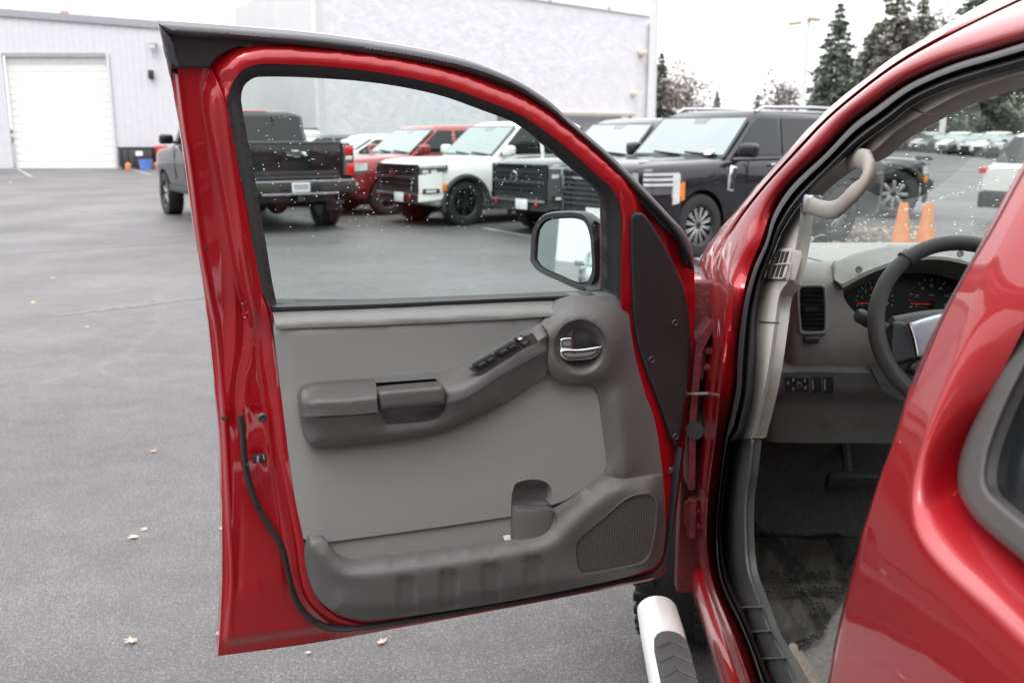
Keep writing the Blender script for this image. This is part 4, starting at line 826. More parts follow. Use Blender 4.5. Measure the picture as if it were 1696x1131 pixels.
def dial(cu, cv, r, labels, ticks, na):
    for k in range(ticks):
        a = radians(195 - 210 * k / (ticks - 1)); big = k % 2 == 0; r1 = r * (0.86 if big else 0.92)
        p, q = (cu + r1 * cos(a), cv - r1 * sin(a)), (cu + r * cos(a), cv - r * sin(a)); w = 0.55 if big else 0.35
        t = (-sin(a) * w, -cos(a) * w)
        o = mesh_obj('gauge_tick', [px(FG, p[0] + t[0], p[1] + t[1], 0.002), px(FG, q[0] + t[0], q[1] + t[1], 0.002), px(FG, q[0] - t[0], q[1] - t[1], 0.002), px(FG, p[0] - t[0], p[1] - t[1], 0.002)], [(0, 1, 2, 3)], M['gwhite'], dash)
    for k, s in enumerate(labels):
        a = radians(195 - 210 * k / (len(labels) - 1)); p = px(FG, cu + r * 0.68 * cos(a), cv - r * 0.68 * sin(a), 0.002)
        text_obj('gauge_numeral', s, 0.0105 if len(s) < 2 else 0.0085, Matrix.Translation(p) @ Matrix.Rotation(-AX, 4, 'Z') @ Matrix.Rotation(pi / 2 - 0.2, 4, 'X'), M['gwhite'], dash, 0.0003)
    a = px(FG, cu - r * 0.92, cv + 4, 0.007); b = px(FG, cu + 2, cv + 5, 0.007); tube('gauge_needle', [a, b], 0.0014, M['gred'], dash, 6)
    bm = bmesh.new(); add_lathe(bm, [(0.008, 0.0), (0.008, -0.008), (0.006, -0.010), (0, -0.010)], 16, 'y', px(FG, cu + 2, cv + 5, 0.002)); bm_obj('needle_cap', bm, M['black'], dash)
dial(1449, 498, 32, list('01234567')[:8], 15, 0); dial(1543, 499, 38, ['0', '20', '40', '60', '80', '100', '120'], 13, 0)
text_obj('gauge_print', 'x1000r/min', 0.006, Matrix.Translation(px(FG, 1449, 489, 0.002)) @ Matrix.Rotation(-AX, 4, 'Z') @ Matrix.Rotation(pi / 2 - 0.2, 4, 'X'), M['gwhite'], dash, 0.0003)
text_obj('gauge_print', 'MPH', 0.006, Matrix.Translation(px(FG, 1543, 489, 0.002)) @ Matrix.Rotation(-AX, 4, 'Z') @ Matrix.Rotation(pi / 2 - 0.2, 4, 'X'), M['gwhite'], dash, 0.0003)
# air vent with its slats
VO = [(1326, 473), (1362, 473), (1367, 478), (1369, 547), (1365, 552), (1330, 552), (1325, 548), (1321, 479)]
VI = [(1328, 477), (1361, 477), (1364, 480), (1365, 545), (1362, 548), (1331, 548), (1328, 545), (1325, 480)]
sheet('vent_frame', FD, [((u - 1345) * 1.1 + 1345, (v - 512) * 1.06 + 512) for u, v in VO], M['dash'], dash, 0.038, holes=[VI], step=6, skirt=-0.015, t0=2.4, rnd=(3, 0.003))
sheet('vent_back', FD, VO, M['dark'], dash, 0.031, step=16, t0=2.4)
for k in range(9):
    v = 482 + k * 7.7; o = sheet('vent_slat', FD, [(1326 + k * 0.3, v), (1364 + k * 0.2, v), (1364 + k * 0.2, v + 3.0), (1326 + k * 0.3, v + 3.0)], M['rubber_grey'], dash, 0.039, step=12, skirt=-0.008, t0=2.4, func=lambda P, v=v: -0.006 * (P[:, 1] - v) / 3)
sheet('vent_tab', FD, [(1333, 509), (1354, 508), (1354, 515), (1333, 516)], M['black'], dash, 0.046, step=8, skirt=-0.008, t0=2.4)
sheet('vent_dial', FD, [(1331, 560), (1336, 558), (1353, 558), (1358, 561), (1356, 568), (1350, 569), (1337, 569), (1332, 567)], M['black'], dash, 0.043, step=5, skirt=-0.01, t0=2.4, rnd=(4, 0.004))
# lower dash with its switches
FL_ = F_cross(2.26, -0.10, 1.0)
LP = [(1292, 618), (1443, 618), (1460, 645), (1500, 662), (1540, 660), (1540, 738), (1475, 734), (1280, 732), (1256, 724), (1272, 640)]
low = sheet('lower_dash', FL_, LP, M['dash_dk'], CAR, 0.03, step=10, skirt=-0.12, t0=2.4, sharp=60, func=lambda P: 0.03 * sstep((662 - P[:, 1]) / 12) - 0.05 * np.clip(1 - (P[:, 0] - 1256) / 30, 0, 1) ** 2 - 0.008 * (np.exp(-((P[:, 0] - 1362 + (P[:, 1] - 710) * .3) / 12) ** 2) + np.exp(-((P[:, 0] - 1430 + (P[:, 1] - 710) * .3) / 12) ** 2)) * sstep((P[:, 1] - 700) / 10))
for q in ([(1300, 624), (1339, 624), (1340, 650), (1301, 650)], [(1344, 624), (1360, 624), (1361, 651), (1345, 651)], [(1364, 624), (1380, 624), (1381, 651), (1365, 651)]):
    s = sheet('switch', FL_, q, M['black'], low, 0.064, step=7, skirt=-0.01, t0=2.4, rnd=(2, 0.002))
    if q[0][0] > 1310: sheet('switch_mark', FL_, [(q[0][0] + 1, 628), (q[0][0] + 3, 628), (q[0][0] + 3.5, 646), (q[0][0] + 1.5, 646)], M['silver'], low, 0.0655, step=8, t0=2.4)
bm = bmesh.new(); add_lathe(bm, [(0.010, 0.0), (0.009, -0.006), (0.006, -0.008), (0, -0.008)], 20, 'y', px(FL_, 1322, 638, 0.063)); bm_obj('mirror_knob', bm, M['rubber_grey'], low)
for u, v in ((1305, 634), (1314, 629), (1314, 644), (1333, 630), (1334, 642)): sheet('switch_mark', FL_, [(u - 1.5, v - 2.5), (u + 1.5, v - 2.5), (u + 1.5, v + 2.5), (u - 1.5, v + 2.5)], M['silver'], low, 0.0655, step=8, t0=2.4)
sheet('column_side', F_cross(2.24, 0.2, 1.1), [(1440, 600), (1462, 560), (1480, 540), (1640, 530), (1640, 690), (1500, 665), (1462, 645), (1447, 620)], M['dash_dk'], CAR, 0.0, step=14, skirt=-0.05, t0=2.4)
# steering column, stalk, wheel
FWc = px(F_cross(2.03), 1598, 541); WN = Vector((-sin(AX), -cos(AX) * cos(radians(24)), sin(radians(24)))).normalized()
F_wheel = lambda p: (p[..., 0] - FWc.x) * WN.x + (p[..., 1] - FWc.y) * WN.y + (p[..., 2] - FWc.z) * WN.z
WX = Vector((cos(AX), -sin(AX), 0)); WX = (WX - WN * WX.dot(WN)).normalized(); WY = WN.cross(WX)
if WY.z < 0: WY = -WY
sheet('steering_column', F_cross(2.12, 0.5, 1.15), [(1478, 524), (1520, 516), (1565, 512), (1640, 512), (1640, 560), (1500, 560), (1480, 540)], M['dash_dk'], CAR, 0.0, step=9, skirt=-0.10, t0=2.2, rnd=(8, 0.012))
stk = tube('turn_stalk', [px(F_cross(2.12), 1418, 521), px(F_cross(2.12), 1424, 523), px(F_cross(2.13), 1440, 531), px(F_cross(2.14), 1458, 540), px(F_cross(2.16), 1490, 552)], [0.013, 0.0165, 0.0155, 0.012, 0.010], M['rubber_grey'], CAR, 16)
tube('stalk_ring', [px(F_cross(2.115), 1435, 529), px(F_cross(2.12), 1441, 532)], [0.0165, 0.0165], M['black'], stk, 16)
R0 = 0.184
bm = bmesh.new(); rings = []
for i in range(72):
    a = 2 * pi * i / 72; d = WX * cos(a) + WY * sin(a); c = FWc + d * R0; g = 1.0 + 0.06 * max(0, cos(2 * a))
    rings.append([bm.verts.new(c + d * (0.0165 * g * cos(2 * pi * j / 14)) + WN * (0.0195 * g * sin(2 * pi * j / 14))) for j in range(14)])
for i in range(72):
    for j in range(14): bm.faces.new((rings[i][j], rings[(i + 1) % 72][j], rings[(i + 1) % 72][(j + 1) % 14], rings[i][(j + 1) % 14]))
wheel = bm_obj('steering_wheel', bm, M['leather'], CAR, 60)
for a in (radians(128), radians(232)):
    d = WX * cos(a) + WY * sin(a); bm = bmesh.new(); tt = WX * -sin(a) + WY * cos(a)
    add_tube(bm, [FWc + d * R0 - tt * 0.002, FWc + d * R0 + tt * 0.002], 0.0205, 16); bm_obj('leather_seam', bm, M['black'], wheel)
sheet('spoke', F_wheel, [(1478, 535), (1488, 532), (1506, 537), (1518, 594), (1498, 600), (1485, 603), (1476, 590)], M['black'], wheel, -0.004, step=7, skirt=-0.025, t0=2.1, rnd=(5, 0.006))
sheet('spoke_insert', F_wheel, [(1504, 536), (1530, 527), (1562, 519), (1600, 515), (1600, 600), (1545, 594), (1518, 592), (1512, 560)], M['silver'], wheel, 0.006, step=7, skirt=-0.03, t0=2.1, rnd=(5, 0.006))
sheet('spoke_edge', F_wheel, [(1502, 536), (1506, 535), (1514, 560), (1520, 592), (1516, 593), (1510, 562)], M['chrome'], wheel, 0.0075, step=6, skirt=-0.01, t0=2.1)
sheet('hub', F_wheel, [(1516, 597), (1545, 596), (1660, 604), (1660, 640), (1560, 625), (1520, 618), (1505, 610)], M['black'], wheel, 0.0, step=9, skirt=-0.03, t0=2.1, rnd=(5, 0.005))
sheet('horn_pad', F_wheel, [(1575, 505), (1680, 500), (1680, 610), (1575, 605)], M['black'], wheel, 0.02, step=9, skirt=-0.04, t0=2.1, rnd=(10, 0.012))
# footwell
box('firewall', cw(1.2, 2.62, 0.85), (1.5, 0.05, 0.75), M['backing'], CAR, Matrix.Rotation(-AX, 3, 'Z'))
FF = F_flat(0.555)
sheet('floor', FF, [(1225, 760), (1500, 760), (1700, 800), (1700, 1400), (1430, 1400), (1300, 1131), (1240, 960)], M['carpet'], CAR, 0.0, step=14, t0=2.1, func=lambda P: 0.006 * np.sin(P[:, 0] * 0.05) * np.sin(P[:, 1] * 0.043))
box('brake_pedal', px(F_cross(2.38), 1410, 796), (0.13, 0.03, 0.055), M['rubber'], CAR, Matrix.Rotation(0.5, 3, 'X'), 0.012)
tube('pedal_arm', [px(F_cross(2.38), 1405, 785), px(F_cross(2.45), 1400, 740), px(F_cross(2.55), 1398, 700)], 0.012, M['rubber_grey'], CAR, 8)
FILM = [(1246, 860), (1290, 832), (1360, 830), (1425, 850), (1440, 900), (1405, 985), (1382, 1016), (1367, 1039), (1363, 1054), (1347, 1056), (1321, 1079), (1308, 1085), (1294, 1073), (1279, 1028), (1269, 997), (1255, 955), (1245, 920), (1242, 890)]
wr = [(rng.uniform(-1, 1, 2), rng.uniform(0, 6), a) for a in (9, 14, 23, 30, 37)]
def film_n(P):
    n = np.zeros(len(P)) + 0.006
    for d, ph, w in wr: d = d / np.hypot(*d); n += 0.0042 * (1 - np.abs(np.sin((P @ d) / w + ph + 0.8 * np.sin(P[:, 0] / 31)))) ** 3
    n += 0.022 * sstep((P[:, 1] - 1040) / 25) * np.abs(np.sin(P[:, 0] * 0.11)) + 0.03 * sstep((1266 - P[:, 0]) / 16) * (1 + 0.4 * np.sin(P[:, 1] * 0.16)) + 0.014 * sstep((856 - P[:, 1]) / 14) * np.abs(np.sin(P[:, 0] * 0.09))
    return n
film = sheet('floor_film', FF, FILM, M['film'], CAR, 0.0, step=5, func=film_n, t0=2.1, sharp=50)
def film_text(s, u, v, ang, size, mirror=False):
    p = px(FF, u, v, 0.0185); q = px(FF, u + 10 * cos(radians(ang)), v + 10 * sin(radians(ang)), 0.0185); x = (q - p); x.z = 0; x.normalize(); y = UP.cross(x) * (-1 if mirror else 1)
    mx = Matrix((( x.x, y.x, 0, p.x), (x.y, y.y, 0, p.y), (0, 0, 1, p.z), (0, 0, 0, 1))); return text_obj('printed_warning', s, size, mx, M['ink'], film, 0.0002, 0.0009)
for s, u, v, a, sz in (('DEALER  MUST  REMOVE', 1358, 950, 1, 0.025), ('PROTECTIVE  COVER', 1356, 957, 1, 0.025), ('DEALER  MUST  REMOVE', 1306, 979, 181, 0.025), ('PROTECTIVE  COVER', 1314, 972, 181, 0.025), ('MUST  REMOVE', 1345, 1010, 62, 0.025), ('COVER', 1362, 1010, 62, 0.025),
                       ('DEALER  MUST  REMOVE', 1299, 905, 52, 0.025), ('PROTECTIVE  COVER', 1287, 908, 52, 0.025), ('DEALER MUST REMOVE', 1383, 900, 62, 0.025), ('PROTECTIVE COVER', 1393, 895, 62, 0.025), ('DEALER  MUST  REMOVE', 1352, 865, 183, 0.025), ('PROTECTIVE  COVER', 1348, 858, 183, 0.025), ('PROTECTIVE', 1318, 1070, -25, 0.025)):
    film_text(s, u, v, a, sz)
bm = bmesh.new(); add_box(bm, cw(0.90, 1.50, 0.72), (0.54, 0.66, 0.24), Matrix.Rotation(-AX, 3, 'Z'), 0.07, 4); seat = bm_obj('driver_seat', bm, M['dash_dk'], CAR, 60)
bm = bmesh.new(); add_box(bm, cw(0.95, 0.93, 1.10), (0.50, 0.15, 0.74), Matrix.Rotation(-AX, 3, 'Z') @ Matrix.Rotation(-0.25, 3, 'X'), 0.06, 4); bm_obj('backrest', bm, M['dash_dk'], seat, 60)
box('seat_side', cw(0.635, 1.36, 0.63), (0.04, 0.62, 0.14), M['plastic'], seat, Matrix.Rotation(-AX, 3, 'Z'), 0.015)
tube('seat_rail', [px(FF, 1312, 1075, 0.012), px(FF, 1352, 1140, 0.012), px(FF, 1400, 1240, 0.012)], 0.016, mat('worn tan rail cover', (0.22, 0.19, 0.15), 0.8, 0, 0.25, 60), CAR, 8)
bm = bmesh.new(); add_box(bm, cw(1.62, 1.36, 0.72), (0.54, 0.66, 0.24), Matrix.Rotation(-AX, 3, 'Z'), 0.07, 4); s2 = bm_obj('passenger_seat', bm, M['dash_dk'], CAR, 60)
bm = bmesh.new(); add_box(bm, cw(1.60, 0.93, 1.10), (0.50, 0.15, 0.74), Matrix.Rotation(-AX, 3, 'Z') @ Matrix.Rotation(-0.25, 3, 'X'), 0.06, 4); bm_obj('backrest', bm, M['dash_dk'], s2, 60)
box('far_dash', cw(1.62, 2.42, 1.14), (0.85, 0.30, 0.32), M['dash'], CAR, Matrix.Rotation(-AX, 3, 'Z'), 0.05)
# ================================================================== ground, buildings, poles, trees
def asphalt():
    m, t, p = nt('worn damp asphalt'); N = t.nodes.new; L = t.links.new
    g = N('ShaderNodeTexCoord'); geo = N('ShaderNodeNewGeometry')
    def noise(scale, det=4, rough=0.5, vec=None):
        n = N('ShaderNodeTexNoise'); n.inputs['Scale'].default_value = scale; n.inputs['Detail'].default_value = det; n.inputs['Roughness'].default_value = rough; L(vec or g.outputs['Object'], n.inputs['Vector']); return n
    def rng_(src, a, b, c, d):
        r = N('ShaderNodeMapRange'); r.inputs[1].default_value = a; r.inputs[2].default_value = b; r.inputs[3].default_value = c; r.inputs[4].default_value = d; L(src, r.inputs[0]); return r.outputs[0]
    def mul(a, b):
        x = N('ShaderNodeMath'); x.operation = 'MULTIPLY'; L(a, x.inputs[0]); L(b, x.inputs[1]); return x.outputs[0]
    big = rng_(noise(0.35, 5, 0.6).outputs['Fac'], 0.3, 0.7, 0.82, 1.18)
    mp = N('ShaderNodeMapping'); mp.inputs['Scale'].default_value = (0.12, 1.3, 1); mp.inputs['Rotation'].default_value = (0, 0, 0.12); L(g.outputs['Object'], mp.inputs[0])
    streak = rng_(noise(1.0, 4, 0.6, mp.outputs[0]).outputs['Fac'], 0.35, 0.75, 0.94, 1.14); mid = rng_(noise(5.0, 5, 0.65).outputs['Fac'], 0.3, 0.7, 0.86, 1.16)
    agg = rng_(noise(110, 4, 0.8).outputs['Fac'], 0.3, 0.72, 0.25, 2.0); vor = N('ShaderNodeTexVoronoi'); vor.inputs['Scale'].default_value = 85; L(g.outputs['Object'], vor.inputs['Vector'])
    chips = rng_(vor.outputs['Distance'], 0.05, 0.5, 1.5, 0.75)
    ck = N('ShaderNodeTexVoronoi'); ck.feature = 'DISTANCE_TO_EDGE'; ck.inputs['Scale'].default_value = 0.22; wob = N('ShaderNodeMixRGB'); wob.blend_type = 'ADD'; wob.inputs[0].default_value = 0.55; L(g.outputs['Object'], wob.inputs[1]); L(noise(0.9, 4).outputs['Color'], wob.inputs[2]); L(wob.outputs[0], ck.inputs['Vector'])
    crack = rng_(ck.outputs['Distance'], 0.0, 0.007, 1.16, 1.0)
    f = mul(mul(mul(mul(mul(big, mid), streak), agg), chips), crack)
    s = N('ShaderNodeVectorMath'); s.operation = 'SCALE'; s.inputs[0].default_value = (0.104, 0.099, 0.099); L(f, s.inputs['Scale']); L(s.outputs[0], p.inputs['Base Color'])
    L(rng_(noise(0.5, 4, 0.6).outputs['Fac'], 0.35, 0.65, 0.40, 0.66), p.inputs['Roughness'])
    b = N('ShaderNodeBump'); b.inputs['Strength'].default_value = 0.7; b.inputs['Distance'].default_value = 0.008; L(noise(120, 3, 0.7).outputs['Fac'], b.inputs['Height']); L(b.outputs[0], p.inputs['Normal']); return m
gr = mesh_obj('asphalt_ground', [(-400, -60, 0), (400, -60, 0), (400, 500, 0), (-400, 500, 0)], [(0, 1, 2, 3)], asphalt()); gr['kind'] = 'structure'
M['line'] = mat('worn white road paint', (0.33, 0.33, 0.32), 0.7, 0, 0.35, 9)
def stripe(a, b, w=0.10):
    a, b = Vector(a), Vector(b); d = (b - a).normalized(); n = Vector((-d.y, d.x, 0)) * w / 2; z = Vector((0, 0, 0.004))
    o = mesh_obj('parking_line', [a + n + z, a - n + z, b - n + z, b + n + z], [(0, 1, 2, 3)], M['line']); o['kind'] = 'structure'
stripe(gp(24, 277), gp(52, 293)); stripe(gp(205, 277), gp(250, 290)); stripe(gp(660, 352), gp(740, 362)); stripe(gp(800, 378), gp(880, 392))

M['streak'] = mat('pale worn streak in asphalt', (0.155, 0.148, 0.148), 0.55, 0, 0.35, 7, 0.5, 90)
def streak(a, b, w, k=40):
    a, b = Vector(a), Vector(b); d = (b - a).normalized(); n = Vector((-d.y, d.x, 0)); z = Vector((0, 0, 0.004)); vs = []
    for i in range(k + 1):
        p = a.lerp(b, i / k) + n * random.gauss(0, w * .25) + z; ww = w * random.uniform(.2, 1) * min(1, 4 * i / k, 4 * (k - i) / k); vs += [p + n * ww / 2, p - n * ww / 2]
    o = mesh_obj('worn_streak', vs, [(2 * i, 2 * i + 1, 2 * i + 3, 2 * i + 2) for i in range(k)], M['streak']); o['kind'] = 'structure'
streak(gp(-60, 428), gp(345, 398), .10); streak(gp(60, 528), gp(380, 488), .10); pass
# metal garage building on the left
M['metalwall'] = mat('pale grey ribbed metal', (0.56, 0.56, 0.585), 0.5, 0.0, 0.04, 4); M['metaldoor'] = mat('white sectional door', (0.74, 0.73, 0.715), 0.5, 0, 0.04, 3, coat=0.1)
M['trimgrey'] = mat('grey metal trim', (0.30, 0.31, 0.33), 0.5, 0.2, 0.08, 5); M['concrete'] = mat('concrete', (0.28, 0.27, 0.26), 0.85, 0, 0.15, 6, 0.2, 60)
GB = empty('garage_building', (-24, 47.5, 0)); GB['world_parts'] = True; tag(GB, 'pale grey ribbed metal garage building with a tall white roll-up door', 'building')
gY = 45.5
def gx(u): return (u - 848) / 1600 * gY / CP * 1.0
def roofz(x): return 7.05 + (x + 24) * -0.075
DX0, DX1, DZ = at(13, 180, gY).x, at(184, 180, gY).x, at(100, 93, gY).z
def ribwall(name, x0, x1, z0, ztop, parent, y=gY, pitch=0.30):
    bm = bmesh.new(); x = x0
    xs = []
    while x < x1:
        xs += [(x, 0), (x + pitch * .62, 0), (x + pitch * .70, -0.016), (x + pitch * .92, -0.016)]; x += pitch
    xs = [(min(a, x1), b) for a, b in xs] + [(x1, 0)]
    lo = [bm.verts.new((a, y + b, z0)) for a, b in xs]; hi = [bm.verts.new((a, y + b, ztop(a) if callable(ztop) else ztop)) for a, b in xs]
    for i in range(len(xs) - 1):
        if xs[i + 1][0] - xs[i][0] > 1e-6: bm.faces.new((lo[i], lo[i + 1], hi[i + 1], hi[i]))
    return bm_obj(name, bm, M['metalwall'], parent, None)
ribwall('wall', -55, DX0, 0, roofz, GB); ribwall('wall', DX0, DX1, DZ, roofz, GB); ribwall('wall', DX1, -14.6, 0, roofz, GB)
box('side_wall', (-14.66, gY + 3.5, 3.0), (0.12, 7, 6.0), M['metalwall'], GB)
prism('roof', [(-55, gY, roofz(-55)), (-14.6, gY, roofz(-14.6)), (-14.6, gY + 7, roofz(-14.6)), (-55, gY + 7, roofz(-55))], (0, 0, 0.1), M['trimgrey'], GB)
prism('roof_trim', [(-55.2, gY - 0.12, roofz(-55.2)), (-14.5, gY - 0.12, roofz(-14.5)), (-14.5, gY - 0.12, roofz(-14.5) - 0.24), (-55.2, gY - 0.12, roofz(-55.2) - 0.24)], (0, 0.13, 0), M['trimgrey'], GB)
odoor = box('roll_door', ((DX0 + DX1) / 2, gY + 0.26, DZ / 2), (DX1 - DX0, 0.05, DZ), M['metaldoor'], GB)
npan = 15
for k in range(npan):
    z0 = DZ * k / npan; bm = bmesh.new(); add_box(bm, ((DX0 + DX1) / 2, gY + 0.20, z0 + DZ / npan * 0.46), (DX1 - DX0 - 0.02, 0.06, DZ / npan * 0.965), None, 0.010, 1); bm_obj('door_panel', bm, M['metaldoor'], odoor)
for x0, x1, z0, z1 in ((DX0 - 0.12, DX0, 0, DZ + 0.12), (DX1, DX1 + 0.12, 0, DZ + 0.12), (DX0, DX1, DZ, DZ + 0.12)): box('door_frame', ((x0 + x1) / 2, gY - 0.02, (z0 + z1) / 2), (x1 - x0, 0.14, z1 - z0), M['trimgrey'] if z0 else M['metalwall'], GB)
fl = at(252, 76, gY - 0.25); box('flood_light', fl, (0.40, 0.22, 0.24), M['trimgrey'], GB, Matrix.Rotation(0.3, 3, 'X'), 0.03); box('flood_lens', (fl.x, fl.y - 0.13, fl.z - 0.05), (0.32, 0.03, 0.16), M['whitepaint'], GB, Matrix.Rotation(0.3, 3, 'X'))
p = at(250, 124, gY - 0.15); box('wall_lamp', p, (0.20, 0.22, 0.40), M['black'], GB, None, 0.03)
# things along the garage wall
def utility(name, c, s, m, label, cat):
    e = empty(name, (c[0], c[1], 0)); e['world_parts'] = True; tag(e, label, cat); return e
bc = at(228, 258, gY - 0.6); b0 = utility('steel_bin', bc, None, None, 'dark grey steel bin with a white sticker beside the garage door', 'bin')
box('bin_body', (bc.x, bc.y, 0.50), (1.50, 0.7, 0.84), mat('dark grey steel', (0.05, 0.052, 0.055), 0.5, 0.3, 0.2, 4), b0, None, 0.03); box('bin_lid', (bc.x, bc.y, 0.95), (1.56, 0.76, 0.06), M['black'], b0, None, 0.02)
for dx in (-0.6, 0.6): box('bin_foot', (bc.x + dx, bc.y, 0.045), (0.12, 0.6, 0.09), M['black'], b0)
for k in range(5): box('bin_rib', (bc.x - 0.6 + k * 0.3, bc.y - 0.36, 0.5), (0.05, 0.03, 0.74), M['black'], b0, None, 0.008)
box('sticker', (bc.x + 0.22, bc.y - 0.388, 0.70), (0.32, 0.01, 0.2), M['whitepaint'], b0)
rc_ = at(268, 250, gY - 0.5); r0 = utility('red_cabinet', rc_, None, None, 'small red and grey cabinet standing by the garage wall behind the black pickup', 'cabinet')
box('cabinet_body', (rc_.x, rc_.y, 0.72), (0.45, 0.4, 0.62), mat('red enamel', (0.5, 0.03, 0.02), 0.4, 0, 0.08, 5), r0, None, 0.02); box('cabinet_base', (rc_.x, rc_.y, 0.205), (0.40, 0.36, 0.41), M['trimgrey'], r0, None, 0.02); box('cabinet_handle', (rc_.x + 0.14, rc_.y - 0.22, 0.75), (0.03, 0.03, 0.14), M['silver'], r0)
bk = at(241, 268, gY - 1.6); bm = bmesh.new(); add_lathe(bm, [(0.24, 0), (0.30, 0.42), (0.31, 0.42), (0.31, 0.45), (0.27, 0.45), (0.23, 0.05), (0, 0.05)], 20, 'z', (0, 0, 0)); bb = bm_obj('blue_bucket', bm, mat('blue plastic', (0.10, 0.20, 0.55), 0.4, 0, 0.08, 5)); bb.location = (bk.x, bk.y, 0); tag(bb, 'blue plastic bucket on the ground in front of the dark bin', 'bucket')
for i, (u, c) in enumerate(((212, (0.55, 0.22, 0.08)), (257, (0.5, 0.15, 0.08)))):
    q = at(u, 270, gY - 1.2); bm = bmesh.new(); add_lathe(bm, [(0.14, 0), (0.14, 0.2), (0.10, 0.26), (0.05, 0.28), (0.05, 0.33), (0, 0.33)], 14, 'z'); o = bm_obj('jug', bm, mat('orange plastic', c, 0.5, 0, 0.1, 5)); o.location = (q.x, q.y, 0); tag(o, ('orange jug on the ground left of the blue bucket', 'dull red jug on the ground right of the blue bucket')[i], 'jug')
rs = at(108, 33, 70); e = empty('roof_beacon', (rs.x, rs.y, 0)); e['world_parts'] = True; tag(e, 'faint red mast light rising behind the garage roof', 'beacon')
box('mast', (rs.x, rs.y, rs.z / 2), (0.2, 0.2, rs.z), M['metalwall'], e); box('lamp', (rs.x, rs.y, rs.z + 0.3), (0.5, 0.5, 0.6), mat('faded red lens', (0.6, 0.22, 0.2), 0.5, 0, 0.1, 3), e, None, 0.1)

# big white block building
def blockwall():
    m, t, p = nt('rough white painted block'); N = t.nodes.new; L = t.links.new; g = N('ShaderNodeTexCoord')
    n = N('ShaderNodeTexNoise'); n.inputs['Scale'].default_value = 1.5; n.inputs['Detail'].default_value = 8; n.inputs['Roughness'].default_value = 0.7; L(g.outputs['Object'], n.inputs['Vector'])
    r = N('ShaderNodeMapRange'); r.inputs[1].default_value = 0.3; r.inputs[2].default_value = 0.7; r.inputs[3].default_value = 0.90; r.inputs[4].default_value = 1.06; L(n.outputs['Fac'], r.inputs[0])
    s = N('ShaderNodeVectorMath'); s.operation = 'SCALE'; s.inputs[0].default_value = (0.68, 0.675, 0.70); L(r.outputs[0], s.inputs['Scale']); L(s.outputs[0], p.inputs['Base Color']); p.inputs['Roughness'].default_value = 0.85
    b = N('ShaderNodeBump'); b.inputs['Strength'].default_value = 0.7; b.inputs['Distance'].default_value = 0.13; L(n.outputs['Fac'], b.inputs['Height']); L(b.outputs[0], p.inputs['Normal']); return m
M['block'] = blockwall(); M['smoothwall'] = mat('smooth white painted wall', (0.56, 0.555, 0.56), 0.8, 0, 0.03, 1)
BB = empty('white_building', (0, 70, 0)); BB['world_parts'] = True; tag(BB, 'large white painted block building behind the row of parked cars', 'building')
K0 = at(530, 220, 51); K1 = at(1073, 220, 72); K2 = at(410, 220, 60); H0 = 9.62
a, b, c = Vector((K0.x, K0.y, 0)), Vector((K1.x, K1.y, 0)), Vector((K2.x, K2.y, 0)); dB = c - a; d_ = b + dB * 3; e_ = a + dB * 3
dirR = (b - a).normalized(); nR = Vector((dirR.y, -dirR.x, 0)); tt0, tt1 = 0.40, 0.94
def wallq(name, p, q, z0, z1, m, z1b=None):
    n = Vector((q.y - p.y, -(q.x - p.x), 0)).normalized() * -0.3
    return prism(name, [(p.x, p.y, z0), (q.x, q.y, z0), (q.x, q.y, z1 if z1b is None else z1b), (p.x, p.y, z1)], n, m, BB)
zo = 2.75; o0, o1 = a.lerp(b, 0.455), a.lerp(b, 0.93)
wallq('wall', a, o0, 0, H0, M['block']); wallq('wall', o0, o1, zo, H0, M['block']); wallq('wall', o1, b, 0, H0, M['block'])
sw_ = dB.normalized(); cpt = a + sw_ * 12; wallq('side_wall', cpt, a - sw_ * 0.003, 0, 8.9, M['smoothwall'], 9.62); wallq('back_wall', b + sw_ * 0.003, b + sw_ * 14, 0, H0, M['smoothwall'])
inn = nR * -0.9; prism('recess', [o0 + inn, o1 + inn, o1 + inn + UP * zo, o0 + inn + UP * zo], nR * -0.1, mat('grey recess paint', (0.42, 0.42, 0.43), 0.8, 0, 0.05, 2), BB)
prism('canopy', [o0 + UP * (zo + 0.0), o1 + UP * zo, o1 + UP * (zo + 0.16), o0 + UP * (zo + 0.16)], nR * 0.35, mat('tan canopy trim', (0.42, 0.37, 0.30), 0.6, 0, 0.1, 3), BB)
prism('parapet_cap', [a + UP * H0, b + UP * H0, b + UP * (H0 + 0.12), a + UP * (H0 + 0.12)], nR * 0.10, M['smoothwall'], BB); wallq('roof_deck', a + inn, b + inn, H0 - 0.6, H0 - 0.5, M['concrete'])
box('corner_post', (b.x + 0.15, b.y - 0.3, 4.6), (0.5, 0.5, 9.2), M['smoothwall'], BB)
M['amber'] = mat('amber lamp lens', (0.60, 0.53, 0.40), 0.4, 0, 0.06, 4)
for (u, v) in ((1060, 88), (1047, 156)):
    d = raydir(u, v); t = ((a - Vector(EYE)).dot(nR)) / Vector(d).dot(nR); q = Vector(EYE) + Vector(d) * t + nR * 0.25
    box('wall_lamp', q, (0.6, 0.5, 0.34) if v < 100 else (0.4, 0.4, 0.3), M['amber'], BB, None, 0.08)
for s in (0.62, 0.83):
    q = a.lerp(b, s) + UP * (H0 + 0.3); tube('roof_vent', [q - UP * 0.3, q], 0.12, M['trimgrey'], BB, 10)

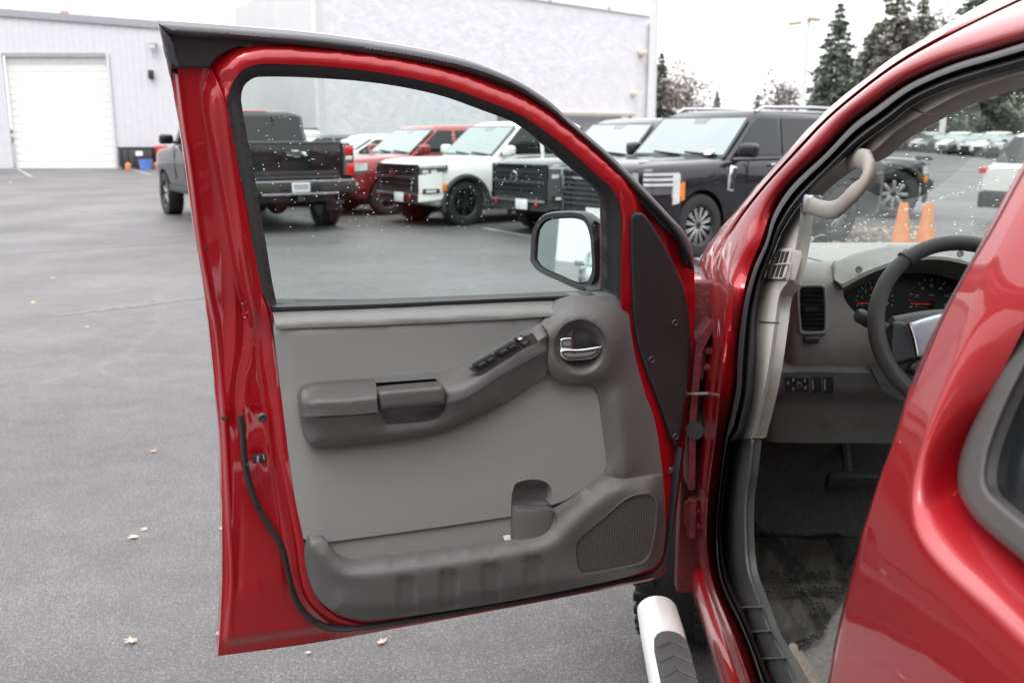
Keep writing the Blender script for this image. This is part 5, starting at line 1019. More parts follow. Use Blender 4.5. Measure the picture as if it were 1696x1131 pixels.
# light poles
M['pole'] = mat('white painted steel', (0.60, 0.60, 0.60), 0.45, 0, 0.04, 3)
def pole(name, u, Y, h, r, label, heads=0, hz=None):
    q = at(u, 220, Y); e = empty(name, (q.x, q.y, 0)); e['world_parts'] = True; tag(e, label, 'light pole', 'light poles on the lot')
    bm = bmesh.new(); add_lathe(bm, [(r * 1.9, 0), (r * 1.9, 0.06), (r, 0.10), (r * 0.9, h)], 12, 'z', (q.x, q.y, 0)); bm_obj('shaft', bm, M['pole'], e, 40)
    bm = bmesh.new(); add_lathe(bm, [(0.32, 0), (0.32, 0.75), (0.28, 0.8), (0, 0.8)], 18, 'z', (q.x, q.y, 0)); bm_obj('footing', bm, M['concrete'], e, 40)
    for k in range(heads):
        s = -1 if k else 1; dx, dy, dz = (0.30, -0.1, 0.12) if k == 0 else (-0.55, 0.7, -0.02)
        hd = box('lamp_head', (q.x + dx, q.y + dy, h + dz), (0.80, 0.55, 0.26), M['amber'], e, Matrix.Rotation(0.12 * s, 3, 'Y'), 0.10); tube('lamp_arm', [(q.x, q.y, h - 0.05), (q.x + dx * 0.6, q.y + dy * 0.6, h + dz)], 0.05, M['pole'], e, 8)
    return e
pole('light_pole', 1078, 38, 9.0, 0.17, 'thick white pole standing at the corner of the white block building', 2)
pole('light_pole', 1327, 60, 8.1, 0.17, 'white pole with two amber lamp heads beside the tall fir', 2)
pole('light_pole', 1560, 84, 9.0, 0.27, 'white pole seen through the windshield over the far parked cars', 2)

# trees
M['needle'] = mat('fir needles', (0.105, 0.130, 0.100), 0.75, 0, 0.45, 0.9); M['needle2'] = mat('olive fir needles', (0.155, 0.152, 0.122), 0.8, 0, 0.4, 0.8)  # needle greens paled in the colour to stand in for distance haze
M['bark'] = mat('grey brown bark', (0.10, 0.08, 0.065), 0.9, 0, 0.3, 6, 0.4, 30); M['rust'] = mat('rusty dry leaves', (0.20, 0.16, 0.13), 0.85, 0, 0.4, 1.2); M['olive'] = mat('olive green leaves', (0.085, 0.10, 0.045), 0.8, 0, 0.45, 0.7); M['gold'] = mat('yellowing leaves', (0.20, 0.15, 0.05), 0.8, 0, 0.4, 0.8)
def leafq(vs, fs, p, s, n=None):
    a = Vector((random.gauss(0, 1), random.gauss(0, 1), random.gauss(0, 0.6))).normalized(); b = a.orthogonal().normalized(); b.rotate(Matrix.Rotation(random.uniform(0, 6.28), 3, a)); o = len(vs)
    vs += [p - a * s, p + b * s * 0.5, p + a * s, p - b * s * 0.5]; fs.append((o, o + 1, o + 2, o + 3))
def conifer(h, r, seed, dens=1.0, bare=0.10):
    random.seed(seed); vs, fs = [], []; bm = bmesh.new(); add_tube(bm, [(0, 0, 0), (0.05, 0, h * 0.5), (0, 0.03, h)], [h * 0.022, h * 0.012, 0.02], 8)
    z = h * bare
    while z < h * 0.99:
        f = (z - h * bare) / (h * (1 - bare)); R = r * (1 - f) ** 0.85 * random.uniform(0.72, 1.12) + 0.12; nb = max(4, int(9 - 4 * f)); a0 = random.uniform(0, 6.28)
        for k in range(nb):
            if random.random() > 0.92: continue
            a = a0 + 2 * pi * k / nb + random.gauss(0, 0.2); L = R * random.uniform(0.6, 1.15); d = Vector((cos(a), sin(a), 0)); dr = random.uniform(0.10, 0.4)
            tip = Vector((0, 0, z)) + d * L + UP * (-dr * L + 0.10 * L)
            if L > 0.8 and random.random() < 0.6: add_tube(bm, [(0, 0, z), tip], [0.035, 0.008], 4, False)
            for i in range(int((5 + L * 7) * dens)):
                t = random.uniform(0.12, 1.0) ** 0.8; q = Vector((0, 0, z)) + d * L * t + UP * (-dr * L * t * t + 0.10 * L * t) + Vector((random.gauss(0, 0.10), random.gauss(0, 0.10), random.gauss(0, 0.07))) * (0.5 + L * 0.45)
                leafq(vs, fs, q, random.uniform(0.13, 0.30) * (0.7 + h * 0.025))
        z += h * 0.032 * random.uniform(0.7, 1.25)
    return bm, vs, fs
def broad(h, r, seed, nleaf=2600, sparse=1.0, limbs=7):
    random.seed(seed); vs, fs = [], []; bm = bmesh.new(); add_tube(bm, [(0, 0, 0), (0.1, 0, h * 0.3), (0, 0.1, h * 0.5)], [h * 0.025, h * 0.018, h * 0.012], 8); ends = []
    for k in range(limbs):
        a = random.uniform(0, 6.28); z0 = h * random.uniform(0.2, 0.5); tp = Vector((cos(a) * r * random.uniform(.3, .95), sin(a) * r * random.uniform(.3, .95), h * random.uniform(0.5, 1.0))); mid = Vector((0, 0, z0)).lerp(tp, 0.5) + Vector((random.gauss(0, .2), random.gauss(0, .2), -0.05 * h))
        add_tube(bm, [(0, 0, z0), mid, tp], [h * 0.012, h * 0.008, 0.012], 5, False); ends += [tp, mid.lerp(tp, 0.4)]
        for j in range(5):
            q = mid.lerp(tp, random.random()); w = q + Vector((random.gauss(0, 1), random.gauss(0, 1), random.gauss(0.35, 0.6))) * r * 0.28; add_tube(bm, [q, w], [h * 0.004, 0.006], 4, False); ends.append(w)
    for i in range(nleaf):
        c = random.choice(ends); q = c + Vector((random.gauss(0, 1), random.gauss(0, 1), random.gauss(0, 0.8))) * r * 0.17 * sparse; q.z = max(q.z, 0.1); leafq(vs, fs, q, random.uniform(0.09, 0.2) * (0.7 + h * 0.03))
    return bm, vs, fs
def make_tree(name, kind, loc, leafm, label, group, args, cat='tree'):
    bm, vs, fs = (conifer if kind == 'c' else broad)(*args); e = empty(name, loc); tag(e, label, cat, group); bm_obj('trunk', bm, M['bark'], e, 60); mesh_obj('crown', vs, fs, leafm, e); return e
def copy_tree(src, loc, rz, s, label, leafm=None):
    e = src.copy(); C.objects.link(e); e.location = loc; e.rotation_euler = (0, 0, rz); e.scale = s if isinstance(s, tuple) else (s,) * 3; e['label'] = label
    for ch in list(src.children):
        c = ch.copy(); C.objects.link(c); c.parent = e
        if leafm is not None and ch.name.startswith('crown'): c.material_slots[0].link = 'OBJECT'; c.material_slots[0].material = leafm
    return e
def gnd(u, Y): q = at(u, 220, Y); return (q.x, Y, 0)
TG = 'trees behind the lot'
def ht(v, Y): return 1.62 + (220 - v) / 1600 * Y
fir = make_tree('fir_tree', 'c', gnd(1378, 88), M['needle'], 'tall narrow fir with its tip clear of the other trees, right of the lamp pole', TG, (ht(22, 88), 3.5, 11, 2.6))
fir2 = make_tree('fir_tree', 'c', gnd(1470, 92), M['needle2'], 'broad olive brown conifer right of the narrow fir', TG, (ht(-25, 92), 4.8, 23, 2.6))
copy_tree(fir, gnd(1598, 96), 2.1, (1.45, 1.45, 1.42), 'tall dark fir at the top right above the red roof rail')
copy_tree(fir2, gnd(1425, 104), 1.2, (0.9, 0.9, 0.72), 'shorter conifer in the gap between the two tall conifers')
copy_tree(fir2, gnd(1512, 99), 3.9, (0.95, 0.95, 0.93), 'shaggy conifer overlapping the right side of the broad olive one')
copy_tree(fir, gnd(1440, 97), 5.0, (1.15, 1.15, 0.95), 'dark conifer filling in left of the broad olive one')
copy_tree(fir2, gnd(1552, 103), 0.4, (0.9, 0.9, 0.80), 'dull green conifer half hidden by the red roof rail')
copy_tree(fir, gnd(1350, 106), 3.3, (0.85, 0.85, 0.55), 'low fir behind the lamp pole at the left of the conifers')
copy_tree(fir, gnd(1092, 82), 0.7, (0.62, 0.62, ht(97, 82) / ht(22, 88)), 'dark fir just right of the white building corner')
rust = make_tree('bare_tree', 'b', gnd(1128, 80), M['rust'], 'reddish brown half bare tree beside the dark fir', TG, (ht(128, 80), 2.4, 5, 1900, 1.15, 9))
copy_tree(fir, gnd(1185, 100), 1.9, (0.42, 0.42, ht(155, 100) / ht(22, 88)), 'small green tree over the roof of the large black SUV')
copy_tree(fir2, gnd(1252, 110), 2.4, (0.45, 0.45, ht(160, 110) / ht(-25, 92)), 'little pale conifer in the middle of the open sky')
copy_tree(rust, gnd(1295, 95), 0.9, (0.9, 0.9, ht(140, 95) / ht(128, 80)), 'thin bare tree left of the two headed lamp pole', M['bark'])
random.seed(3)
hill = mesh_obj('bank', [(34, 98, 0), (120, 78, 0), (150, 160, 9), (62, 170, 7), (38, 112, 1.6), (125, 92, 2.0)], [(0, 1, 5, 4), (4, 5, 2, 3)], mat('grassy bank', (0.075, 0.085, 0.04), 0.95, 0, 0.4, 0.8, 0.5, 8)); hill['kind'] = 'structure'
wood = make_tree('oak_tree', 'b', (40, 106, 1.0), M['olive'], 'bushy olive green tree on the bank, leftmost through the windshield', TG, (9.5, 4.2, 31, 4200, 1.5, 10))
names = ['yellowing tree', 'dark olive tree', 'round green tree', 'gold tinged tree', 'dense dark tree', 'tall shaggy tree']
where = ['behind the leftmost far cars', 'left of the white pole in the windshield', 'just right of the white pole', 'above the far white hatchback', 'under the blue shade band', 'at the right end of the bank', 'behind the tree at the right end', 'deep behind the white pole', 'at the back of the wood', 'far right over the grey cars']
for i, (u, Y, s, mm) in enumerate([(1490, 101, 0.8, 'gold'), (1525, 104, 1.0, 'olive'), (1575, 100, 0.9, 'olive'), (1612, 98, 0.8, 'gold'), (1640, 101, 1.2, 'needle'), (1680, 96, 1.1, 'olive'), (1720, 99, 1.3, 'needle2'), (1550, 118, 1.5, 'needle'), (1650, 122, 1.6, 'needle'), (1700, 110, 1.5, 'needle2')]):
    x, y, _ = gnd(u, Y); copy_tree(wood, (x, y, 1.0), i * 1.3, s, f'{names[i % 6]} on the bank {where[i]}', M[mm])
vs, fs = [], []
for i in range(9000):
    t = random.random(); x = 36 + 84 * t; y = 98.5 - 18 * t + random.uniform(0, 9); leafq(vs, fs, Vector((x, y, 0.3 + random.random() ** 1.6 * 3.2)), random.uniform(0.15, 0.4))
mesh_obj('undergrowth', vs, fs, M['olive'], None, None, 'stuff')
vs, fs = [], []                       # distant wooded skyline along the lot's far edge
for i in range(9000):
    x = random.uniform(-160, 45); y = 150 + random.uniform(0, 18); leafq(vs, fs, Vector((x, y, random.random() ** 1.4 * (3.0 + 1.6 * sin(x * 0.11) + 1.2 * sin(x * 0.31)))), random.uniform(0.3, 0.7))
mesh_obj('distant_wood', vs, fs, M['needle2'], None, None, 'stuff')

vs, fs = [], []                       # the wood on the near side of the lot, seen only in paint, glass and mirrors
random.seed(12)
for i in range(9000):
    x = random.uniform(-38, 70); h = 11 + 4 * sin(x * 0.37) + 3 * sin(x * 0.9 + 1); y = -26 - random.uniform(0, 9) + (x / 40) ** 2 * 3; leafq(vs, fs, Vector((x, y, 0.4 + random.random() * h)), random.uniform(0.5, 1.2))
for i in range(7000):
    y = random.uniform(-28, 84); h = 10 + 4 * sin(y * 0.31) + 3 * sin(y * 0.8 + 2); x = 62 + random.uniform(0, 8); leafq(vs, fs, Vector((x, y, 0.4 + random.random() * h)), random.uniform(0.5, 1.2))
mesh_obj('near_wood', vs, fs, M['needle'], None, None, 'stuff')
# building beside the lot, seen in the door mirror
SBd = empty('side_building', (-46, -14, 0)); SBd['world_parts'] = True; tag(SBd, 'plain grey building reflected in the door mirror', 'building')
box('wall', (-46, -0.6, 4.5), (8, 28, 9), mat('grey stucco', (0.36, 0.37, 0.38), 0.9, 0, 0.06, 1), SBd); box('roof_trim', (-46, -0.6, 9.1), (8.4, 28.4, 0.3), M['trimgrey'], SBd)

e = empty('light_pole', (-40, -16.5, 0)); e['world_parts'] = True; tag(e, 'white light pole reflected in the door mirror', 'light pole', 'light poles on the lot')
tube('shaft', [(-40, -16.5, 0), (-40, -16.5, 8.5)], 0.16, M['pole'], e, 10); box('lamp_head', (-39.4, -16.5, 8.5), (1.2, 0.6, 0.25), M['amber'], e, None, 0.08)
# fallen leaves
M['leaf'] = mat('tan fallen leaf', (0.5, 0.34, 0.22), 0.7, 0, 0.25, 60); M['leaf2'] = mat('pinkish fallen leaf', (0.62, 0.36, 0.28), 0.7, 0, 0.25, 60); M['leaf3'] = mat('pale fallen leaf', (0.55, 0.46, 0.40), 0.7, 0, 0.2, 60)
def leaf_mesh(seed, s):
    r = random.Random(seed); lob = [(1.0, 0), (0.42, 22), (0.85, 48), (0.40, 72), (0.72, 105), (0.30, 140), (0.5, 180), (0.30, 220), (0.72, 255), (0.40, 288), (0.85, 312), (0.42, 338)]
    vs = [(0, 0, 0.012 * s / 0.05)]; fs = []
    for q, a in lob:
        a = radians(a + r.uniform(-6, 6)); q *= s * r.uniform(0.85, 1.1); vs.append((q * cos(a), q * sin(a) * 0.9, 0.004 + abs(r.gauss(0, 0.25)) * q * 0.6))
    for i in range(12): fs.append((0, 1 + i, 1 + (i + 1) % 12))
    return vs, fs
LV = [(222, 891, 0.045, 'leaf3', 'pale curled leaf on the asphalt left of the door, larger of a pair'), (241, 878, 0.030, 'leaf2', 'small tan leaf touching the pale curled leaf'), (255, 749, 0.035, 'leaf2', 'pinkish leaf alone on the asphalt near the door edge'), (220, 1064, 0.045, 'leaf2', 'tan leaf near the bottom left below the pale pair'), (632, 1066, 0.042, 'leaf2', 'orange pink leaf right under the open door'),
      (55, 503, 0.06, 'leaf', 'yellow tan leaf far out on the left asphalt'), (88, 462, 0.06, 'leaf2', 'small pink leaf beyond the yellow tan one'), (145, 543, 0.04, 'leaf3', 'faint pale leaf in the middle of the left asphalt'), (18, 303, 0.12, 'leaf3', 'tiny pale leaf near the garage door'), (75, 385, 0.07, 'leaf3', 'tiny pale speck of leaf on the asphalt halfway to the garage'), (924, 466, 0.05, 'leaf', 'yellow leaf seen through the glass just below the door mirror'), (948, 477, 0.04, 'leaf2', 'small pink leaf below the yellow leaf through the glass'), (510, 1083, 0.02, 'leaf3', 'tiny leaf scrap under the rear corner of the door')]
for i, (u, v, s, mm, lab) in enumerate(LV):
    vs, fs = leaf_mesh(i, s * 0.8); o = mesh_obj('fallen_leaf', vs, fs, M[mm], None, 30); q = gp(u, v); o.location = (q.x, q.y, 0.003); o.rotation_euler = (random.uniform(-.2, .2), random.uniform(-.2, .2), random.uniform(0, 6)); tag(o, lab, 'leaf', 'fallen leaves')
vs, fs = [], []
for i in range(1300):
    u, Y = random.uniform(0.28, 0.43), random.uniform(10.6, 17); a = random.uniform(0, 6.28)
    if random.random() > (1.2 - abs(Y - 15) / 9): continue
    q = Vector((u * Y, Y, 0.012)); s = random.uniform(0.02, 0.06); o = len(vs); vs += [q + Vector((cos(a + k * 1.57) * s * (1 if k % 2 else 0.6), sin(a + k * 1.57) * s * (1 if k % 2 else 0.6), random.uniform(0, 0.03))) for k in range(4)]; fs.append((o, o + 1, o + 2, o + 3))
mesh_obj('leaf_litter', vs, fs, M['leaf'], None, None, 'stuff')
# cones
def cone(u, v, lab):
    Y = 10.1; q = at(u, 220, Y); e = empty('traffic_cone', (q.x, q.y, 0)); tag(e, lab, 'traffic cone', 'traffic cones beyond the windshield'); bm = bmesh.new(); H = 0.91
    add_lathe(bm, [(0.155, 0.035), (0.15, 0.05), (0.045, H - 0.02), (0.04, H), (0.03, H), (0.03, H - 0.05), (0, H - 0.05)], 28, 'z'); bm_obj('cone_body', bm, mat('faded orange vinyl', (0.64, 0.23, 0.09), 0.55, 0, 0.12, 12), e, 40); box('cone_base', (0, 0, 0.02), (0.37, 0.37, 0.035), mat('dirty orange base', (0.35, 0.12, 0.05), 0.7, 0, 0.2, 12), e, None, 0.012); return e
cone(1507, 335, 'orange traffic cone left of the pair, past the dash'); cone(1547, 339, 'orange traffic cone right of the pair, nearer the white car').rotation_euler = (0.0, 0.02, 0.4)
# ================================================================== parked vehicles
P_ = {}
for k, (c, me) in {'black': ((0.008, 0.009, 0.011), 0.0), 'white': ((0.74, 0.74, 0.72), 0.0), 'maroon': ((0.27, 0.02, 0.022), 0.4), 'grey': ((0.13, 0.145, 0.16), 0.4), 'navy': ((0.006, 0.007, 0.012), 0.0), 'silver': ((0.42, 0.43, 0.44), 0.6), 'dgrey': ((0.06, 0.065, 0.07), 0.4), 'offwhite': ((0.68, 0.68, 0.66), 0.0)}.items():
    P_[k] = paint(k + ' car paint', c, me, 0.4, 0.06)
M['cglass'] = mat('tinted car glass', (0.010, 0.014, 0.014), 0.03, 0, 0.0, 2, spec=0.6); M['cwind'] = mat('sky reflecting windshield', (0.20, 0.245, 0.24), 0.06, 0.65, 0.06, 1.5, coat=1.0)
M['lamp'] = mat('clear headlamp', (0.78, 0.79, 0.80), 0.12, 0.4, 0.1, 8, coat=1.0); M['lampdk'] = mat('smoked lamp housing', (0.10, 0.11, 0.12), 0.15, 0.3, 0.1, 8, coat=1.0); M['tail'] = mat('red tail lens', (0.55, 0.01, 0.012), 0.15, 0, 0.08, 10, coat=1.0); M['amberm'] = mat('amber marker', (0.75, 0.22, 0.02), 0.3, 0, 0.06, 10)
M['plate'] = mat('white plate', (0.72, 0.73, 0.75), 0.5, 0, 0.05, 9); M['dirty'] = mat('grimy black plastic', (0.03, 0.028, 0.026), 0.6, 0, 0.25, 6)
WH = {}
def wheel_mesh(r, w, style, lug):
    key = (r, w, style, lug)
    if key in WH: return WH[key]
    bm = bmesh.new(); add_lathe(bm, [(r * .64, -w * .38), (r * .66, -w * .46), (r * .82, -w * .5), (r * .95, -w * .46), (r, -w * .34), (r, w * .34), (r * .95, w * .46), (r * .82, w * .5), (r * .66, w * .46), (r * .64, w * .38)], 44, 'y', (0, 0, 0), True)
    if lug:
        for k in range(36):
            a = 2 * pi * k / 36
            for s in (-1, 1): add_box(bm, ((r + .003) * cos(a), s * w * .36, (r + .003) * sin(a)), (0.014, w * .26, 0.034), Matrix.Rotation(-a, 3, 'Y'))
    t = bm_obj('tyre', bm, M['tyre'], None, 40); tm = t.data; bpy.data.objects.remove(t)
    bm = bmesh.new(); add_lathe(bm, [(0, w * .34), (r * .12, w * .36), (r * .15, w * .30), (r * .18, w * .12), (r * .54, w * .02), (r * .58, w * .38), (r * .645, w * .45), (r * .66, w * .40), (r * .645, -w * .4), (0, -w * .4)], 36, 'y')
    sp = {'multi': 12, 'six': 6, 'five': 5, 'steel': 8}[style]
    for f in bm.faces: f.material_index = 0
    n0 = len(bm.faces)
    for k in range(sp):
        a = 2 * pi * k / sp
        for da in ((-.07, .07) if style == 'multi' else (0,)): add_box(bm, (r * .36 * cos(a + da), w * .30, r * .36 * sin(a + da)), (r * .50, w * .14, r * (.045 if style == 'multi' else .15)), Matrix.Rotation(-(a + da * 1.2), 3, 'Y'), 0.008)
    for i, f in enumerate(bm.faces): f.material_index = 0 if i < n0 else 1
    o = bm_obj('rim', bm, [M['rimdark'], M['rimdark'] if style == 'six' else M['rim']], None, 40); rm = o.data; bpy.data.objects.remove(o); WH[key] = (tm, rm); return WH[key]
def vehicle(name, s, label, cat, group, loc, head):
    e = empty(name, (loc[0], loc[1], 0), atan2(head[1], head[0])); tag(e, label, cat, group)
    W, xf, xr, fa, ra, r, zb, zh, zc, zbelt, zr = (s[k] for k in ('W', 'xf', 'xr', 'fa', 'ra', 'r', 'zb', 'zh', 'zc', 'zbelt', 'zr')); xw0, xw1, xr1, xr0 = s['cab']; yB, yR = W - 0.07, W * s.get('tum', 0.78); pt = P_[s['paint']]; typ = s['type']; det = s.get('det', 2)
    nose = [(xf, 0.0), (xf - 0.01, W * .45), (xf - .04, W * .68), (xf - .10, W * .80), (xf - .20, W * .90), (xf - .36, W * .97), (xf - .62, W)]
    top_r = s.get('zbed', zbelt)
    st = [(xf, W * .60, zh - .13), (xf - .015, W * .63, zh - .085), (xf - .05, W * .70, zh - .05), (xf - .10, W * .80, zh - .028), (xf - .20, W * .90, zh - .005), (xf - .36, W * .97, zh + .015), (xf - .62, W, zh + .03), (xw0 + .12, W, zc), (xw0 - .25, W, zbelt), (xw0 - 1.0, W, zbelt), (0.0, W, zbelt)]
    if typ == 'pickup': st += [(xr0 + .02, W, zbelt), (xr0 - .02, W, top_r), (xr + .3, W, top_r), (xr + .06, W * .99, top_r), (xr, W * .97, top_r - .02)]
    else: st += [(xr + .7, W, zbelt + s.get('kick', 0)), (xr + .3, W * .97, zbelt + s.get('kick', 0)), (xr + .1, W * .92, zbelt - .02), (xr, W * .84, zbelt - .08)]
    st.sort(key=lambda q: -q[0]); bm = bmesh.new(); rings = []
    for x, w, zt in st:
        end = 0.10 if x > xf - .25 else 0.0; zl = zb + end
        dz = zt - zl; half = [(0, zl), (w * .88, zl), (w * .945, zl + .05), (w * .972, zl + .14), (w * .99, zl + dz * .40), (w, zl + dz * .56), (w * .998, zl + dz * .70), (w * .982, zt - .12), (w * .955, zt - .055), (w * .915, zt - .015), (w * .84, zt + .006), (w * .45, zt + .028), (0, zt + .034)]
        if typ == 'pickup' and x < xr0: half = [(0, zl), (w * .88, zl), (w * .945, zl + .05), (w * .972, zl + .14), (w * .99, zl + dz * .40), (w, zl + dz * .56), (w * .998, zl + dz * .70), (w * .99, zt - .12), (w * .985, zt - .05), (w * .975, zt - .02), (w * .955, zt), (w * .5, zt - .01), (0, zt - .01)]
        rings.append([bm.verts.new((x, y, z)) for y, z in half] + [bm.verts.new((x, -y, z)) for y, z in half[-2:0:-1]])
    n = len(rings[0])
    for a, b in zip(rings, rings[1:]):
        for j in range(n): bm.faces.new((a[j], a[(j + 1) % n], b[(j + 1) % n], b[j]))
    bm.faces.new(rings[0]); bm.faces.new(rings[-1]); body = bm_obj('body', bm, pt, e, 42)
    if det:
        bm = bmesh.new()
        for ax in (fa, ra):
            for sgn in (1, -1): add_lathe(bm, [(r * s.get('arch', 1.18), sgn * (W - .34)), (r * s.get('arch', 1.18), sgn * (W + .2))], 32, 'y', (ax, 0, r))
        cut = bm_obj('cutter', bm, M['dirty'], e, None); md = body.modifiers.new('b', 'BOOLEAN'); md.object = cut; md.operation = 'DIFFERENCE'; md.solver = 'EXACT'
        bpy.context.view_layer.update(); me = bpy.data.meshes.new_from_object(body.evaluated_get(bpy.context.evaluated_depsgraph_get())); body.modifiers.clear(); body.data = me; bpy.data.objects.remove(cut)
        me.polygons.foreach_set('use_smooth', [True] * len(me.polygons)); me.set_sharp_from_angle(angle=radians(42))
        bm = bmesh.new()
        for ax in (fa, ra): add_lathe(bm, [(r * 1.12, -(W - .30)), (r * 1.12, W - .30)], 24, 'y', (ax, 0, r))
        for v in bm.verts: v.co.z = max(v.co.z, zb + .02)
        bm_obj('wheel_arch', bm, M['dark'], e, 40)
    # cabin shell and glass
    zm = zr - .09; lv = [(xw0, xr0, yB, zbelt - .04, .09), (xw1 + .05, xr1 - .05, yR + .045, zm, .12), (xw1 - .03, xr1 + .02, yR, zr - .03, .20), (xw1 - .25, xr1 + .2, yR - .18, zr, .26)]
    bm = bmesh.new(); rings = []
    for x0, x1, y, z, c in lv: rings.append([bm.verts.new(q + (z,)) for q in ((x0 - c, y), (x0, y - c), (x0, -(y - c)), (x0 - c, -y), (x1 + c, -y), (x1, -(y - c)), (x1, y - c), (x1 + c, y))])
    for a, b in zip(rings, rings[1:]):
        for j in range(8): bm.faces.new((a[j], a[(j + 1) % 8], b[(j + 1) % 8], b[j]))
    bm.faces.new(rings[-1]); bm.faces.new(rings[0]); bm_obj('cabin', bm, pt, e, 42)
    fz = lambda z: (z - zbelt + .04) / (zm - zbelt + .04); ys = lambda z: yB + (yR + .045 - yB) * fz(z); xA = lambda z: xw0 + (xw1 + .05 - xw0) * fz(z); xD = lambda z: xr0 + (xr1 - .05 - xr0) * fz(z)
    z0, z1 = zbelt + .03, zm - .03
    wsn = Vector((zm - zbelt, 0, xw0 - xw1)).normalized() * .012
    prism('windshield', [Vector(q) + wsn for q in ((xA(z0), yB - .09, z0), (xA(z1), yR - .02, z1), (xA(z1), -yR + .02, z1), (xA(z0), -yB + .09, z0))], -wsn * .6, M['cwind'], e)
    wv = lambda yy, t: Vector((xA(z0) + (xA(z1) - xA(z0)) * t, yy, z0 + (z1 - z0) * t))
    prism('windshield_frit', [wv(q, t) + wsn * .35 for q, t in ((yB - .05, -.05), (yR + .02, 1.06), (-yR - .02, 1.06), (-yB + .05, -.05))], -wsn * .3, M['blackgloss'], e)
    if det:
        prism('sensor_patch', [wv(q, t) + wsn * 1.15 for q, t in ((.16, 1.0), (.10, .84), (-.10, .84), (-.16, 1.0))], -wsn * .1, M['lampdk'], e)
        for y0_, y1_ in ((yB - .2, .12), (.05, -yB + .45)): tube('wiper', [wv(y0_, -.02) + wsn * 1.6, wv(y1_, .05) + wsn * 1.6], .012, M['black'], e, 6)
    rg = Vector((-(zm - zbelt), 0, (xr1 - xr0))).normalized() * .012
    prism('rear_window', [Vector(q) + rg for q in ((xD(z0), yB - .12, z0), (xD(z1), yR - .03, z1), (xD(z1), -yR + .03, z1), (xD(z0), -yB + .12, z0))], -rg * .6, M['cglass'], e)
    for sg in (1, -1):
        xs = s['win']; off = Vector((0, sg * .012, 0.004))
        for i in range(len(xs) - 1):
            xa0 = min(xs[i], xA(z0) - .12) if i == 0 else xs[i] - .045; xa1 = min(xs[i], xA(z1) - .10) if i == 0 else xs[i] - .045
            last = i == len(xs) - 2; xb0 = max(xs[i + 1], xD(z0) + .10) + .04 if last else xs[i + 1] + .045; xb1 = max(xs[i + 1], xD(z1) + .12) if last else xs[i + 1] + .045
            prism('side_window', [Vector((x, sg * ys(z), z)) + off for x, z in ((xa0, z0), (xa1, z1), (xb1, z1), (xb0, z0))], (0, -sg * .01, 0), M['cglass'], e)
        if det:
            mx, mz = xw0 - .28, zbelt + .10; bm = bmesh.new(); add_box(bm, (mx, sg * (W + .10), mz), (.16, .26, .19), Matrix.Rotation(sg * .15, 3, 'Z'), .055, 3); mi = bm_obj('side_mirror', bm, P_[s.get('mirror', s['paint'])], e, 50); box('mirror_arm', (mx - .01, sg * (W - .02), mz - .06), (.08, .14, .05), M['black'], mi, None, .01)
            for i in range(len(xs) - 1):
                if i < 2: box('door_handle', (xs[i + 1] + .22, sg * (W + .012), zbelt - .10), (.20, .03, .035), M[s['handle']] if s.get('handle') else pt, e, None, .01)
            for x in [xA(zbelt) - .35] + list(xs[1:3]): box('door_gap', (x, sg * (W - .002), (zbelt + zb) / 2 + .1), (.008, .012, (zbelt - zb) - .28), M['dark'], e)
            box('rocker', ((fa + ra) / 2, sg * (W - .02), zb + .06), ((fa - ra) - r * 2.5, .08, .12), M['dirty'], e, None, .02)
            if s.get('flare'):
                for ax in (fa, ra):
                    bm = bmesh.new(); add_tube(bm, [(ax + r * 1.23 * cos(t), sg * (W + .005), r + r * 1.23 * sin(t)) for t in np.linspace(-0.25, pi + .25, 22)], .045, 8, True, 1.0, Vector((0, 1, 0))); bm_obj('fender_flare', bm, M['dirty'], e, 60)
                box('side_marker', (fa + r * 1.21, sg * (W + .03), r + .30), (.07, .04, .13), M['amberm'], e, None, .012)
    for ax in (fa, ra):
        for sg in (1, -1):
            tm, rm = wheel_mesh(r, s.get('tw', .26), s.get('rim', 'five'), s.get('lug', False)); t = link(bpy.data.objects.new('wheel', tm), e); t.location = (ax, sg * (W - .145), r); t.rotation_euler = (0, random.uniform(0, 1), 0 if sg > 0 else pi); q = link(bpy.data.objects.new('rim', rm), t)
    box('underbody', ((xf + xr) / 2, 0, zb + .05), (xf - xr - .7, W * 1.3, .14), M['dark'], e)
    # nose helpers: strips that follow the front's plan curve
    A = np.array(nose); S_ = np.r_[0, np.cumsum(np.hypot(*np.diff(A, axis=0).T))]
    def npt(t):
        a = abs(t); x, y = np.interp(a, S_, A[:, 0]), np.interp(a, S_, A[:, 1]); d = .02; dx, dy = np.interp(a + d, S_, A[:, 0]) - np.interp(max(a - d, 0), S_, A[:, 0]), np.interp(a + d, S_, A[:, 1]) - np.interp(max(a - d, 0), S_, A[:, 1]); L = math.hypot(dx, dy) + 1e-9
        return Vector((x, y if t >= 0 else -y, 0)), Vector((dy / L, -dx / L if t >= 0 else dx / L, 0))
    def wrap(nm, t0, t1, za0, za1, zb0, zb1, out, m, par=e, k=9, dep=.05):
        """strip from t0 to t1; bottom/top heights za0,za1 at t0 and zb0,zb1 at t1"""
        bm = bmesh.new(); rg = []
        for i in range(k):
            f = i / (k - 1); p, nn = npt(t0 + (t1 - t0) * f); lo, hi = za0 + (zb0 - za0) * f, za1 + (zb1 - za1) * f
            rg.append([bm.verts.new(p + nn * o + UP * z) for o, z in ((out, lo), (out, hi), (out - dep, hi), (out - dep, lo))])
        for a, b in zip(rg, rg[1:]):
            for j in range(4): bm.faces.new((a[j], a[(j + 1) % 4], b[(j + 1) % 4], b[j]))
        bm.faces.new(rg[0]); bm.faces.new(rg[-1]); return bm_obj(nm, bm, m, par, 40)
    return e, wrap, npt, body
HD = Vector((-0.80, -0.60)).normalized(); LF = Vector((-HD.y, HD.x))
